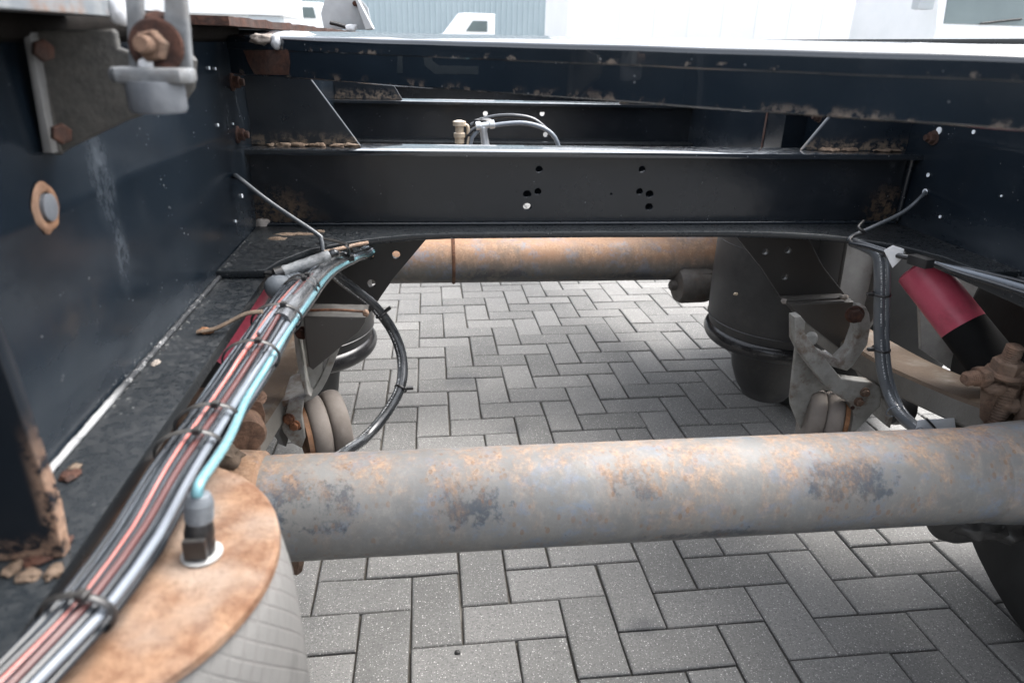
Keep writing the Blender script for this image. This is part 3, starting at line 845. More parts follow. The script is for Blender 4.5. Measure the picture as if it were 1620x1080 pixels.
# gussets standing on the cross members
def gusset(yw, pts, label=None):
    return plate('gusset_plate', pts, 'xz', yw, .010, 'gusset_paint', chassis, (), .0018, label)
gusset(1.37, [(XL - .001, .9157), (-.128, .9157), (-.218, 1.045), (-.255, 1.110), (XL - .001, 1.110)], 'left corner gusset on the near cross member')
gusset(1.37, [(XR + .001, .9157), (.750, .9157), (.842, 1.045), (.885, 1.110), (XR + .001, 1.110)], 'right corner gusset on the near cross member')
gusset(2.64, [(XL - .001, .9052), (-.09, .9052), (-.21, 1.110), (XL - .001, 1.110)])
gusset(2.64, [(XR + .001, .9052), (.70, .9052), (.82, 1.110), (XR + .001, 1.110)])
for k in range(16):      # dirt drift along the foot of the gussets
    x = -.30 + .17 * R.random()
    lump('dirt_clod', (x, 1.352 + R.uniform(-.004, .004), .918), (R.uniform(.006, .014), .008, R.uniform(.002, .006)), 'dirt', cmid, 100 + k, .6, None, 2)
for k in range(10):
    x = .78 + .17 * R.random()
    lump('dirt_clod', (x, 1.352 + R.uniform(-.004, .004), .918), (R.uniform(.006, .014), .008, R.uniform(.002, .005)), 'dirt', cmid, 130 + k, .6, None, 2)

# ---- diagonal beam close to the camera
bd = Vector((-.755, .656, -.005)).normalized()
bn = Vector((-bd.y, bd.x, 0)).normalized()
if bn.y > 0: bn = -bn                       # towards the camera
B0 = Vector((-.268, 1.200, 0)) - bd * -.075  # a little past the left rail
B0 = Vector((-.268, 1.200, 0)) + bd * .062
BLEN = 1.70
prof = [(.0, 1.0450), (.0, 1.0805), (.0015, 1.0822), (.0015, 1.0955)]
for i in range(7):
    a = math.pi / 2 * .94 * i / 6
    prof.append((.0015 - .006 * (1 - math.cos(a)), 1.0955 + .006 * math.sin(a)))
prof += [(-.115, 1.1100), (-.115, 1.0430), (-.004, 1.0430)]
verts, faces = [], []
NB = 80
for i in range(NB + 1):
    b = B0 - bd * (BLEN * i / NB)
    for (d, z) in prof:
        w_ = .0007 * noise.noise(Vector((i * .35, z * 30, 2)))
        verts.append((b.x + bn.x * (d + w_), b.y + bn.y * (d + w_), z + .0008 * noise.noise(Vector((i * .2, d * 10, 7))) - .005 * 0))
n = len(prof)
for i in range(NB):
    for k in range(n):
        faces.append((i * n + k, i * n + (k + 1) % n, (i + 1) * n + (k + 1) % n, (i + 1) * n + k))
faces += [tuple(range(n)), tuple(reversed([NB * n + k for k in range(n)]))]
me = mesh_from(verts, faces)
bm = bmesh.new(); bm.from_mesh(me); bmesh.ops.recalc_face_normals(bm, faces=bm.faces[:]); bm.to_mesh(me); bm.free()
beam = link_mesh('diagonal_beam', me, 'beam_paint', chassis, label='black diagonal beam with rust along its lower edge, right across the top', sharp=30)
def on_beam(px, py, d=0.0):                  # point of the beam's near face
    r = ray(px, py); o = Vector((0, 0, CZ))
    t = (Vector((B0.x, B0.y, 0)) - o).dot(bn) / r.dot(bn)
    return o + r * t + bn * d
def beam_patch(name, pts, mat, thick, label=None):
    a = [on_beam(*p) for p in pts]
    verts = [p + bn * .0001 for p in a] + [p + bn * thick for p in a]
    n_ = len(a)
    fs = [tuple(range(n_, 2 * n_)), tuple(reversed(range(n_)))] + [(i, (i + 1) % n_, n_ + (i + 1) % n_, n_ + i) for i in range(n_)]
    me_ = mesh_from(verts, fs)
    b_ = bmesh.new(); b_.from_mesh(me_); bmesh.ops.recalc_face_normals(b_, faces=b_.faces[:]); b_.to_mesh(me_); b_.free()
    return link_mesh(name, me_, mat, beam, label=label, sharp=30)
beam_patch('rust_patch', [(386, 80), (456, 79), (459, 100), (457, 119), (404, 118), (394, 100)], 'rust_dark', .0015, 'rusty square patch at the left end of the diagonal beam')
lump('weld_clump', on_beam(418, 62, .001), (.020, .012, .008), 'mud_pale', beam, 9, .4)
lump('weld_clump', on_beam(440, 67, .003), (.008, .008, .010), 'steel_plate', beam, 10, .3)
beam_patch('pale_mark', [(630, 78), (637, 78), (637, 116), (628, 116)], 'faint_mark', .0003)  # faint paler shape on the beam face
beam_patch('pale_mark', [(668, 73), (681, 73), (684, 96), (694, 104), (757, 105), (757, 118), (688, 117), (672, 104)], 'faint_mark', .0003)

# ---- struts and hangers below the cross member
def strut(pts, box_pts, holes, label, fy=1.415):
    o = pix_plate('strut_plate', pts, 1.45, .012, 'strut_paint', chassis, holes, .0015, label)
    pix_plate('strut_foot', box_pts, fy, .06, 'foot_paint', o, (), .003)
    return o
sL = strut([(540, 366), (684, 366), (622, 440), (583, 497), (484, 496), (496, 470), (512, 420)], [(484, 489), (582, 491), (580, 500), (571, 514), (532, 547), (499, 574), (492, 568), (487, 530)], ((585, 403, .0085), (627, 402, .0085), (588, 447, .0085)), 'left hanger strut plate with three holes', 1.10)
sR = strut([(1158, 366), (1272, 366), (1300, 420), (1341, 472), (1240, 478), (1205, 425)], [(1240, 474), (1340, 470), (1345, 520), (1336, 546), (1318, 544), (1262, 500)], ((1209, 397, .0075), (1245, 395, .0075), (1240, 437, .0075)), 'right hanger strut plate with three holes')
tube('weld_or_shade_bead', [P(486, 491, 1.068), P(530, 490, 1.068), P(580, 493, 1.068)], .0022, 'rust', sL, 7, .008)
lump('weld_clump', P(579, 495, 1.065), (.005, .005, .006), 'rust_light', sL, 3, .3)
tube('weld_or_shade_bead', [P(1241, 476, 1.392), P(1290, 474, 1.392), P(1340, 471, 1.392)], .003, 'strut_paint', sR, 7, .008)
lump('weld_clump', P(1240, 476, 1.39), (.006, .006, .006), 'mud_pale', sR, 4, .3)
lump('weld_clump', P(1335, 470, 1.39), (.011, .006, .006), 'mud_pale', sR, 5, .3)
def hanger(cx, pts):
    h = pix_plate('hanger_bracket', pts, 1.53, .012, 'hanger_plate', chassis, (), .002)
    for dx in (-.055, .055):
        plate('hanger_cheek', [(1.50, .745), (1.68, .745), (1.64, .50), (1.60, .41), (1.52, .41), (1.48, .50)], 'yz', cx + dx, .010, 'strut_paint' if dx * (1 if cx > .3 else -1) < 0 else 'hanger_grey', h, (), .0015)
    lathe('pivot_bolt', [(.016, -.085), (.016, .085)], (cx, 1.56, .458), (1, 0, 0), 'rust_clamp', h, 16)
    return h
hg = hanger(1.03, [(1327, 380), (1400, 380), (1402, 450), (1392, 474), (1376, 490), (1354, 486), (1336, 471), (1311, 446)])
pix_plate('shock_plate', [(1440, 400), (1560, 400), (1545, 470), (1532, 585), (1515, 592), (1455, 552), (1452, 480)], 1.36, .010, 'hanger_plate', hg, (), .002)
hanger(-.38, [(352, 392), (425, 392), (440, 480), (432, 520), (360, 520)])

# ------------------------------------------------------------------ axles with trailing arms and wheels
def axle(y, z, xl, xr, mat, label, clamps=True):
    t = thing('trailer_axle', label, 'axle', (XM, y, z), 'trailer axles across the frame')
    rr = .073
    n = 48; xs = []
    tb = lathe('axle_tube', [(rr, h) for h in [xl - XM + (xr - xl) * i / 40 for i in range(41)]], (XM, y, z), (1, 0, 0), mat, t, 56)
    return t, tb
axN, tubeN = axle(.822, .500, -.238, .90, 'axle_grey', 'near axle tube of mottled grey steel with rust blotches and dark scuffs')
axF, tubeF = axle(2.165, .452, -.45, 1.10, 'axle_rusty', 'far axle tube almost covered in orange brown rust')
# weld ring on the far tube, end collars on the near tube
lathe('weld_ring', [(.070, -.006), (.076, -.005), (.0775, 0), (.076, .005), (.070, .006)], (.069, 2.165, .452), (1, 0, 0), 'rust', tubeF, 48)
lathe('end_collar', [(.066, -.20), (.080, -.19), (.082, -.03), (.079, 0), (.070, .006)], (-.238, .822, .500), (1, 0, 0), 'axle_rusty', tubeN, 48)
lathe('end_collar', [(.072, -.01), (.076, 0), (.079, .04), (.083, .12), (.080, .28)], (.845, .822, .500), (1, 0, 0), 'axle_grey', tubeN, 48)
def bent_arm(name, pts, w, hgt, mat, parent):
    verts, faces = [], []
    pts = smooth_path(pts, .03)
    for i, p in enumerate(pts):
        a = pts[max(i - 1, 0)]; b = pts[min(i + 1, len(pts) - 1)]
        tn = (b - a).normalized(); side = tn.cross(Vector((0, 0, 1))).normalized(); up = side.cross(tn)
        hh = hgt(i / (len(pts) - 1)); c = .006
        for sx, sz in ((-1 + c / w * 2, 1), (1 - c / w * 2, 1), (1, 1 - c / hh * 2), (1, -1 + c / hh * 2), (1 - c / w * 2, -1), (-1 + c / w * 2, -1), (-1, -1 + c / hh * 2), (-1, 1 - c / hh * 2)):
            verts.append(p + side * (sx * w / 2) + up * (sz * hh / 2))
    for i in range(len(pts) - 1):
        for k in range(8): faces.append((i * 8 + k, i * 8 + (k + 1) % 8, i * 8 + 8 + (k + 1) % 8, i * 8 + 8 + k))
    faces += [tuple(range(8)), tuple(reversed([(len(pts) - 1) * 8 + k for k in range(8)]))]
    me_ = mesh_from(verts, faces)
    b_ = bmesh.new(); b_.from_mesh(me_); bmesh.ops.recalc_face_normals(b_, faces=b_.faces[:]); b_.to_mesh(me_); b_.free()
    return link_mesh(name, me_, mat, parent, sharp=40)
def suspension(t, x, y, z, near):
    """trailing arm from the hanger over the axle back to the air spring seat, with its clamp"""
    arm = bent_arm('trailing_arm', [(x, y + .74, z - .045), (x, y + .60, z - .042), (x, y + .40, z - .030), (x, y + .20, z + .002), (x, y + .10, z + .02), (x, y - .08, z + .015), (x, y - .25, z - .05), (x, y - .40, z - .10), (x, y - .50, z - .10)], .118, lambda k: .052, 'brown_arm', t)
    return arm
for t, y, z in ((axN, .822, .500), (axF, 2.165, .452)):
    for x, s in ((1.003, 1), (-.332, -1)):
        arm = suspension(t, x, y, z, t is axN)
        # clamp: top pad, two U-bolts with nuts, cross stud
        cl = link_mesh('clamp_pad', hull_mesh([(x + a * .062, y + b * .075, z + c) for a in (-1, 1) for b in (-1, 1) for c in (.134,)] + [(x + a * .045, y + b * .05, z + .165) for a in (-1, 1) for b in (-1, 1)], .005), 'rust_clamp', t)
        for a in (-1, 1):
            for b in (-1, 1):
                bx, by = x + a * .055, y + b * .062
                lathe('u_bolt', [(.0105, -.02), (.0105, .182)] if False else [(r_, h_) for h_, r_ in [(-.03 + .21 * i / 42, .0098 + (.0012 if i % 2 else 0)) for i in range(43)]], (bx, by, z), (0, 0, 1), 'rust_clamp', cl, 14)
                bolt(cl, (bx, by, z + .160), (0, 0, 1), .0185, .018, 1.25, .0, 'rust_clamp', name='nut')
        lathe('u_bolt_bend', [(.012, -.056), (.012, .056)], (x, y - .062, z - .03), (1, 0, 0), 'rust_clamp', cl, 12)
        # air spring seat
        lathe('spring_seat', [(.085, 0), (.085, .012)], (x, y - .40, z - .068), (0, 0, 1), 'hanger_grey', arm, 28)
# the right near clamp is the one seen closely: cast saddle, nut, stud and threaded leg as in the photograph
cs = link_mesh('clamp_saddle', hull_mesh([P(a, b, yy) for yy in (.90, .955) for a, b in ((1552, 596), (1560, 588), (1600, 592), (1618, 606), (1612, 640), (1592, 664), (1556, 668), (1549, 660))], .004), 'rust_clamp', axN)
q = P(1588, 590, .905)
lathe('washer', [(.026, -.003), (.028, 0), (.026, .005), (.012, .006)], q, (0, -.1, 1), 'rust_clamp', cs, 20)
bolt(cs, q + Vector((0, 0, .004)), (0, -.1, 1), .0225, .022, 0, 0, 'rust_clamp', .4, 'nut')
lathe('stud', [(.0118 + (.0016 if i % 2 else 0), .02 + i * .0019) for i in range(16)] + [(.009, .051)], q, (0, -.1, 1), 'rust_clamp', cs, 16)
q = P(1548, 596, .895)
lathe('stud', [(.0105 + (.0014 if i % 2 else 0), -.006 + i * .0019) for i in range(17)] + [(.008, .028)], q, (-1, -.15, -.05), 'rust_clamp', cs, 16)
lathe('stud_collar', [(.016, -.014), (.017, -.006), (.016, .004)], q, (-1, -.15, -.05), 'rust_clamp', cs, 8)
lathe('threaded_leg', [(.0125 + (.0013 if i % 2 else 0), i * .0026) for i in range(34)], P(1566, 682, .90), (.09, .0, 1), 'rust_clamp', cs, 16)
lump('saddle_ridge', P(1600, 640, .895), (.022, .014, .012), 'rust_clamp', cs, 2, .35)
lump('saddle_ridge', P(1575, 615, .893), (.020, .010, .010), 'rust_clamp', cs, 5, .3)
lump('saddle_ridge', P(1612, 590, .90), (.022, .014, .012), 'rust_clamp', cs, 8, .3)
# left near clamp as seen between the cables
cs2 = link_mesh('clamp_saddle', hull_mesh([P(a, b, yy) for yy in (.905, .97) for a, b in ((365, 640), (385, 628), (414, 636), (420, 655), (418, 682), (404, 694), (372, 676))], .004), 'rust_clamp', axN)
q = P(394, 632, .925)
bolt(cs2, q, (0, -.1, 1), .019, .018, 1.3, 0, 'rust_clamp', .3, 'nut')
lathe('threaded_leg', [(.0120 + (.0013 if i % 2 else 0), i * .0026) for i in range(30)], P(398, 712, .915), (.02, .0, 1), 'rust_clamp', cs2, 16)
lathe('saddle_tube', [(.026, -.04), (.028, -.03), (.028, .03), (.024, .036)], P(384, 672, .90), (.4, -1, 0), 'rust_clamp', cs2, 20)
lump('mud_clod', P(352, 722, .80), (.024, .02, .018), 'dirt', tubeN, 6, .5)
# brake lever and chamber hanging under the right end, small pipe stub under the left end
bc = lathe('brake_chamber', [(.02, 0), (.036, .01), (.042, .03), (.042, .06), (.036, .08), (.02, .09)], P(1480, 822, .89), (1, .1, -.05), 'strut_paint', axN, 28)
lump('brake_lever', P(1548, 832, .86), (.045, .03, .018), 'strut_paint', bc, 3, .4)
lump('brake_lever', P(1590, 832, .86), (.03, .03, .026), 'strut_paint', bc, 7, .4)
lathe('pipe_stub', [(.012, 0), (.016, .006), (.016, .02), (.010, .026)], P(452, 890, .86), (1, 0, -.2), 'rust_clamp', axN, 16)
bf = lathe('brake_chamber', [(.03, 0), (.052, .004), (.060, .018), (.061, .10), (.052, .13), (.02, .14)], (.80, 2.10, .378), (1, .1, 0), 'grimy_cast', axF, 28)
box('chamber_bracket', (.815, 2.07, .36), (.93, 2.15, .43), 'grimy_cast', bf, .012)
lathe('chamber_boss', [(.014, 0), (.016, .006), (.016, .02), (.010, .024)], (.802, 2.10, .378), (-1, 0, 0), 'grimy_cast', bf, 16)
# wheels outside the rails
def wheel(t, x, y, zc, s):
    pts = []
    for r_, h_ in ((.29, -.15), (.33, -.175), (.42, -.185), (.485, -.175), (.515, -.15), (.52, -.1), (.52, .1), (.515, .15), (.485, .175), (.42, .185), (.33, .175), (.29, .15)):
        pts.append((r_, h_))
    tv = lathe('tyre', pts, (x, y, zc), (1, 0, 0), 'tyre', t, 56, sharp=50)
    lathe('rim', [(.10, -.06), (.20, -.05), (.26, -.12), (.288, -.145), (.288, .145), (.26, .12), (.20, .04), (.10, .05)], (x, y, zc), (1, 0, 0), 'hanger_grey', tv, 40)
for t, y, z in ((axN, .822, .500), (axF, 2.165, .452)):
    for x, s in ((1.345, 1), (-.695, -1)):
        wheel(t, x, y, z + .01, s)

# ------------------------------------------------------------------ air springs
def bag_profile(r, zb, zt, bulge=.012):
    pts = []
    for i in range(15):
        k = i / 14
        pts.append((r + bulge * math.sin(math.pi * min(1, k * 1.05)) - (.03 if False else 0), zb + (zt - zb) * k))
    return pts
# right far one
def air_spring(x, y, ztop, zring, zfoot, r, label, pk=1.0):
    t = thing('air_spring', label, 'air spring', (x, y, zfoot), 'air springs of the suspension')
    b = lathe('bellow', [(r * .96, zring - .004)] + [(r * (1.0 + .02 * math.sin(math.pi * i / 12)), zring + (ztop - zring) * i / 12) for i in range(1, 13)] + [(r * .97, ztop + .008)], (x, y, 0), (0, 0, 1), 'rubber_bellow', t, 64)
    for zz in (zring + .035, ztop - .10):
        lathe('cord_line', [(r * 1.010, zz - .0015), (r * 1.0185, zz), (r * 1.010, zz + .0015)], (x, y, 0), (0, 0, 1), 'rubber_black', b, 64)
    tr = [(r * .905 + .027 * math.sin(a), zring - .012 + .027 * -math.cos(a)) for a in [math.pi * i / 10 for i in range(11)]]
    lathe('rolling_lobe', [(r * .70, zring - .034)] + tr + [(r * .9, zring + .012)], (x, y, 0), (0, 0, 1), 'rubber_gloss', t, 64)
    lathe('bead_ring', [(r * .74, zring - .050), (r * .82, zring - .048), (r * .82, zring - .041), (r * .74, zring - .039)], (x, y, 0), (0, 0, 1), 'galvanised', t, 56)
    lathe('piston', [(r * .25 * pk, zfoot), (r * .42 * pk, zfoot + .012), (r * .58 * pk, zfoot + .05), (r * .70 * pk, zfoot + .10), (r * .77 * pk, zfoot + .16), (r * .80 * pk, zring - .044)], (x, y, 0), (0, 0, 1), 'rubber_black', t, 56)
    lathe('top_plate', [(r * .9, ztop + .006), (r * .95, ztop + .008), (r * .95, ztop + .014), (r * .9, ztop + .016)], (x, y, 0), (0, 0, 1), 'strut_paint', t, 56)
    return t
asR = air_spring(1.005, 1.79, .715, .350, .12, .198, 'black air spring beside the right strut plate, in front of the far axle', .78)
asL = air_spring(-.352, 1.79, .715, .350, .085, .188,  'black air spring half hidden behind the left strut plate', .62)
lump('paint_fleck', P(1164, 465, 1.585), (.006, .003, .004), 'brass', asR, 2, .3)
# near left one: rusty top plate and dusty cord fabric
NX, NY, NZ = -.273, .440, .735
t = thing('air_spring', 'grey dusty air spring with rusty round top plate under the cables', 'air spring', (NX, NY, .40), 'air springs of the suspension')
pl = lathe('top_plate', [(.130, NZ - .012), (.147, NZ - .012), (.1495, NZ - .009), (.1490, NZ - .003), (.146, NZ - .0005), (.132, NZ), (.128, NZ - .0008), (.08, NZ), (.002, NZ)], (NX, NY, 0), (0, 0, 1), 'rust_light', t, 80)
def cord_mat():
    m = NM('cord_rubber')
    x, y, z = m.xyz(m.geo.outputs['Position'])
    ang = m.math('ARCTAN2', m.math('SUBTRACT', y, NY), m.math('SUBTRACT', x, NX))
    a = m.math('SINE', m.math('ADD', m.math('MULTIPLY', ang, 58), m.math('MULTIPLY', z, 300)))
    b = m.math('SINE', m.math('SUBTRACT', m.math('MULTIPLY', ang, 58), m.math('MULTIPLY', z, 300)))
    net = m.math('MAXIMUM', m.ramp(a, .86, 1.0), m.ramp(b, .86, 1.0))
    n = m.noise(22, 6, .7); n2 = m.noise(6, 4, .6, off=3)
    col = m.mix(n, (.125, .122, .117), (.19, .187, .18))
    col = m.mix(m.math('MULTIPLY', m.math('MULTIPLY', net, m.ramp(n, .35, .6)), .35), col, (.14, .118, .115))
    col = m.mix(m.math('MULTIPLY', m.ramp(n2, .55, .7), .6), col, (.08, .078, .075))
    m.bump(m.math('SUBTRACT', n, net), .5, .002)
    MAT['cord_rubber'] = m.out(col, .85, 0, .3)
cord_mat()
prof = [(.143, NZ - .011), (.147, NZ - .016), (.152, NZ - .03), (.1555, NZ - .055), (.157, NZ - .09), (.158, NZ - .14), (.158, NZ - .20), (.156, NZ - .25), (.148, NZ - .29), (.130, NZ - .305)]
verts = []
lathe('bellow', list(reversed(prof)), (NX, NY, 0), (0, 0, 1), 'cord_rubber', t, 96, sharp=60)
lathe('piston', [(.08, .42), (.10, .43), (.13, .45)], (NX, NY, 0), (0, 0, 1), 'rubber_black', t, 40)
# elbow fitting
e0 = PZ(316, 876, NZ) 
fax = Vector((.10, .12, 1)).normalized()
fit = lathe('air_fitting', [(.0108, 0), (.0114, .001), (.0112, .011), (.0104, .0125), (.0110, .020), (.0100, .027), (.0085, .032)], e0, fax, 'plastic_black', t, 24)
lathe('flange_ring', [(.0150, 0), (.0152, .0010), (.0125, .0014)], e0 + Vector((.0022, -.001, .0008)), (0, 0, 1), 'hanger_plate', fit, 28)
box('fitting_tab', tuple(e0 + Vector((-.007, -.0130, .004))), tuple(e0 + Vector((.010, -.007, .022))), 'plastic_black', fit, .003)
nutp = [(.0080, .028), (.0098, .029), (.0104, .031)] + [(.0102 + (.0004 if i % 2 else -.0002), .032 + i * .0013) for i in range(10)] + [(.0098, .047), (.0080, .051), (.0058, .052)]
lathe('knurled_nut', nutp, e0, fax, 'plastic_grey', fit, 28)

# ------------------------------------------------------------------ lift brackets with small bellows
def lift(loc, label): return thing('lift_bracket', label, 'lift bracket', loc, 'axle lift brackets')
lR = lift(P(1310, 600, 1.25), 'grey forked lift bracket below the right strut plate, its rubber bellow on the right')
def strip(name, pts, y0, y1, t, mat, parent, label=None):
    """bent flat bar: runs along pts (pixels), from y0 to y1 in depth, t thick; edges rounded by bevel"""
    mid = (y0 + y1) / 2
    c = [P(a, b, y0) for a, b in pts]
    c = smooth_path(c, .012)
    o = []
    left, right = [], []
    for i, p in enumerate(c):
        a = c[max(i - 1, 0)]; b = c[min(i + 1, len(c) - 1)]
        d = (b - a); d = Vector((d.x, 0, d.z)).normalized(); nrm = Vector((-d.z, 0, d.x))
        left.append((p.x + nrm.x * t / 2, p.z + nrm.z * t / 2)); right.append((p.x - nrm.x * t / 2, p.z - nrm.z * t / 2))
    return plate(name, left + list(reversed(right)), 'xz', mid, abs(y1 - y0), mat, parent, (), .0015, label)
def bellow(parent, c, axis, r, segs, disc_at=1):
    for k in range(segs):
        h0 = (k - segs / 2) * .037
        pr_ = [(r * .82, h0 + .0005)] + [(r * .82 + r * .20 * math.sin(math.pi * i / 12) ** .8, h0 + .0185 - .0185 * math.cos(math.pi * i / 12)) for i in range(1, 12)] + [(r * .82, h0 + .0365)]
        lathe('bellow', pr_, c, axis, 'rubber_grey', parent, 48, sharp=70)
    e = segs / 2 * .037
    return lathe('end_disc', [(r * .5, e - .002), (r * .92, e), (r * .92, e + .009), (r * .3, e + .010)], c, axis, 'rust_orange', parent, 40)
# right: back plate with an arch, curved left arm turning into the bolt plate, right arm up to the pin
def right_lift():
    y = 1.275
    bp = [(1258, 545), (1275, 552), (1300, 580), (1324, 604), (1324, 618), (1298, 616), (1285, 622), (1276, 642), (1274, 690), (1266, 680), (1250, 640), (1249, 628)]
    pix_plate('back_plate', bp, y, .010, 'galvanised', lR, (), .002)
    arm_pts = [(1252, 498), (1262, 496), (1270, 506), (1268, 522), (1276, 534), (1326, 594), (1345, 597), (1372, 600), (1385, 606), (1390, 622), (1387, 638), (1347, 680), (1340, 680), (1345, 652), (1340, 634), (1320, 622), (1300, 606), (1262, 556), (1252, 535)]
    pix_plate('fork_arm', arm_pts, 1.235, .026, 'galvanised', lR, (), .003)
    ra = [(1356, 482), (1364, 482), (1369, 492), (1371, 510), (1366, 540), (1345, 572), (1334, 582), (1308, 575), (1280, 556), (1286, 548), (1316, 564), (1322, 566), (1340, 548), (1350, 520), (1352, 500)]
    pix_plate('fork_arm', ra, 1.262, .034, 'galvanised', lR, (), .004)
    fl = [(1326, 592), (1388, 600), (1392, 606), (1330, 603)]
    sd_ = [(1366, 594), (1378, 590), (1398, 640), (1392, 664), (1386, 660), (1390, 640)]
    pix_plate('side_plate', sd_, 1.29, .08, 'galvanised', lR, (), .003)
    for a, b in ((1368, 620), (1358, 635)): bolt(lR, P(a, b, 1.220), (0, -1, 0), .008, .007, 1.3, 0, 'rust_clamp')
    lathe('rubber_buffer', [(.030, 0), (.045, .008), (.048, .02), (.045, .05), (.03, .06)], P(1400, 640, 1.32), (1, 0, 0), 'rubber_black', lR, 28)
    bolt(lR, P(1349, 645, 1.220), (0, -1, 0), .005, .002, 0, 0, 'rust_dark')
    bolt(lR, P(1352, 497, 1.235), (-.3, -1, 0), .015, .014, 1.25, 0, 'rust_dark')
    lathe('pin', [(.011, 0), (.012, .002), (.012, .02), (.010, .022)], P(1284, 532, 1.285), (-.5, -1, 0), 'galvanised', lR, 18)
    bellow(lR, P(1297, 662, 1.275), (1, -.40, -.10), .066, 2)
right_lift()
lL = lift(P(480, 610, 1.25), 'grey bent lift bracket behind the left cables with a pleated rubber bellow')
def left_lift():
    strip('fork_arm', [(538, 532), (528, 560), (512, 600), (498, 622), (480, 632), (452, 638), (446, 642)], 1.14, 1.25, .012, 'galvanised', lL)
    pix_plate('tongue_plate', [(470, 492), (484, 486), (492, 520), (510, 560), (512, 588), (494, 621), (486, 618), (476, 570), (466, 520)], 1.15, .012, 'galvanised', lL, (), .003)
    pix_plate('tongue_edge', [(464, 500), (470, 496), (480, 560), (490, 616), (494, 621), (484, 618), (472, 570)], 1.13, .03, 'galvanised', lL, (), .002)
    pix_plate('bolt_plate', [(457, 634), (482, 628), (478, 655), (484, 690), (478, 706), (462, 698), (448, 680), (446, 672)], 1.135, .012, 'galvanised', lL, (), .002)
    for a, b in ((457, 662), (466, 672)): bolt(lL, P(a, b, 1.128), (0, -1, 0), .008, .007, 1.3, 0, 'rust')
    bolt(lL, P(474, 677, 1.128), (0, -1, 0), .004, .002, 0, 0, 'rust_dark')
    pix_plate('side_plate', [(440, 640), (456, 634), (446, 676), (456, 696), (446, 692), (428, 664)], 1.20, .05, 'hanger_grey', lL, (), .002)
    bolt(lL, P(478, 526, 1.112), (0, -1, 0), .009, .008, 1.3, 0, 'rust_dark')
    bellow(lL, P(516, 675, 1.20), (-1, -.40, -.05), .068, 2)
left_lift()

# ------------------------------------------------------------------ shock absorbers
def shock(a, b, r, label, red_to=.42):
    a, b = Vector(a), Vector(b); ax_ = (b - a); L = ax_.length
    t = thing('shock_absorber', label, 'shock absorber', b, 'shock absorbers')
    k = red_to * L
    lathe('dust_cover', [(r * .9, 0), (r, .004), (r, k), (r * .94, k + .001), (r * .9, k - .01)], a, ax_, 'red_paint', t, 40)
    lathe('damper_body', [(r * .99, k - .02), (r * 1.02, L * .90), (r * .8, L * .93), (r * .4, L * .95)], a, ax_, 'rubber_matte', t, 36)
    u, v, w_ = frame_from(ax_)
    lathe('mount_eye', [(.018, -.03), (.030, -.028), (.030, .028), (.018, .03)], b, (1, 0, 0), 'rust_clamp', t, 20)
    return t
SA, SB = P(1452, 424, 1.20), P(1590, 600, 1.02)
shock(SA, SB, .0415, 'red and black shock absorber slanting down below the right rail', .54)
shock((-.315, 1.20, .725), (-.42, .93, .52), .047, 'shock absorber showing a red cover between left rail and cables', .54)

# ------------------------------------------------------------------ cable bundle along the left rail
cb = thing('cable_bundle', 'bundle of black, red and cyan cables tied along the left rail flange', 'cable bundle', PZ(300, 720, .757))
cen = [PZ(a, b, .760) for a, b in ((-30, 1140), (52, 1056), (103, 1003), (147, 953), (216, 858), (274, 758), (330, 675), (398, 572), (446, 500))]
cen += [P(505, 432, 1.105), P(555, 396, 1.25) + Vector((0, 0, -.012)), P(575, 386, 1.40) + Vector((0, 0, -.02)), P(600, 372, 1.9)]
cpath = smooth_path(cen, .02)
NPC = len(cpath)
def frames(path):
    fr = []
    for i in range(len(path)):
        a = path[max(i - 1, 0)]; b = path[min(i + 1, len(path) - 1)]
        tn = (b - a).normalized(); sd_ = tn.cross(Vector((0, 0, 1))).normalized()
        fr.append((sd_, sd_.cross(tn)))
    return fr
FR = frames(cpath)
#        material      r     side   up   from to
CABLES = [('cable_black', .0052, -.0255, .000), ('cable_grey', .0040, -.0225, .0085), ('cable_grey', .0034, -.0165, .0125),
          ('cable_black', .0042, -.0105, .0150), ('cable_red', .0036, -.0030, .0165), ('cable_black', .0038, .0040, .0180),
          ('cable_grey', .0032, .0095, .0165), ('cable_black', .0046, .0155, .0130), ('cable_grey', .0042, .0215, .0085),
          ('cable_cyan', .0042, .0258, .002), ('cable_black', .0050, .0225, -.0085), ('cable_black', .0055, .0130, -.010),
          ('cable_black', .0055, .0020, -.011), ('cable_black', .0055, -.009, -.010), ('cable_black', .0052, -.0195, -.0085),
          ('cable_brown', .0030, .0120, .0190), ('cable_black', .0030, -.0070, .0195), ('cable_black', .0034, -.0205, .0150),
          ('cable_black', .0050, .0060, .0060), ('cable_black', .0050, -.0080, .0060), ('cable_black', .0045, -.0180, .0040), ('cable_black', .0045, .0170, .0030),
          ('cable_grey', .0028, .0010, .0215)]
def squeeze(i):
    y = cpath[i].y
    n_ = .60 + .26 * max(0, min(1, (y - .34) / .38))
    return n_ * (1.0 - .34 * max(0, min(1, (y - .95) / .3)))
def bundle_point(i, s, u_, k):
    sd_, up = FR[i]
    sq = squeeze(i)         # the bundle tightens towards both ends
    s2 = s * sq + .0052 * sq * noise.noise(Vector((i * .075, k * 3.1, 0)))
    u2 = u_ * sq + .0028 * noise.noise(Vector((i * .075, k * 3.1, 9)))
    return cpath[i] + sd_ * s2 + up * u2
elbow_top = e0 + fax * .049
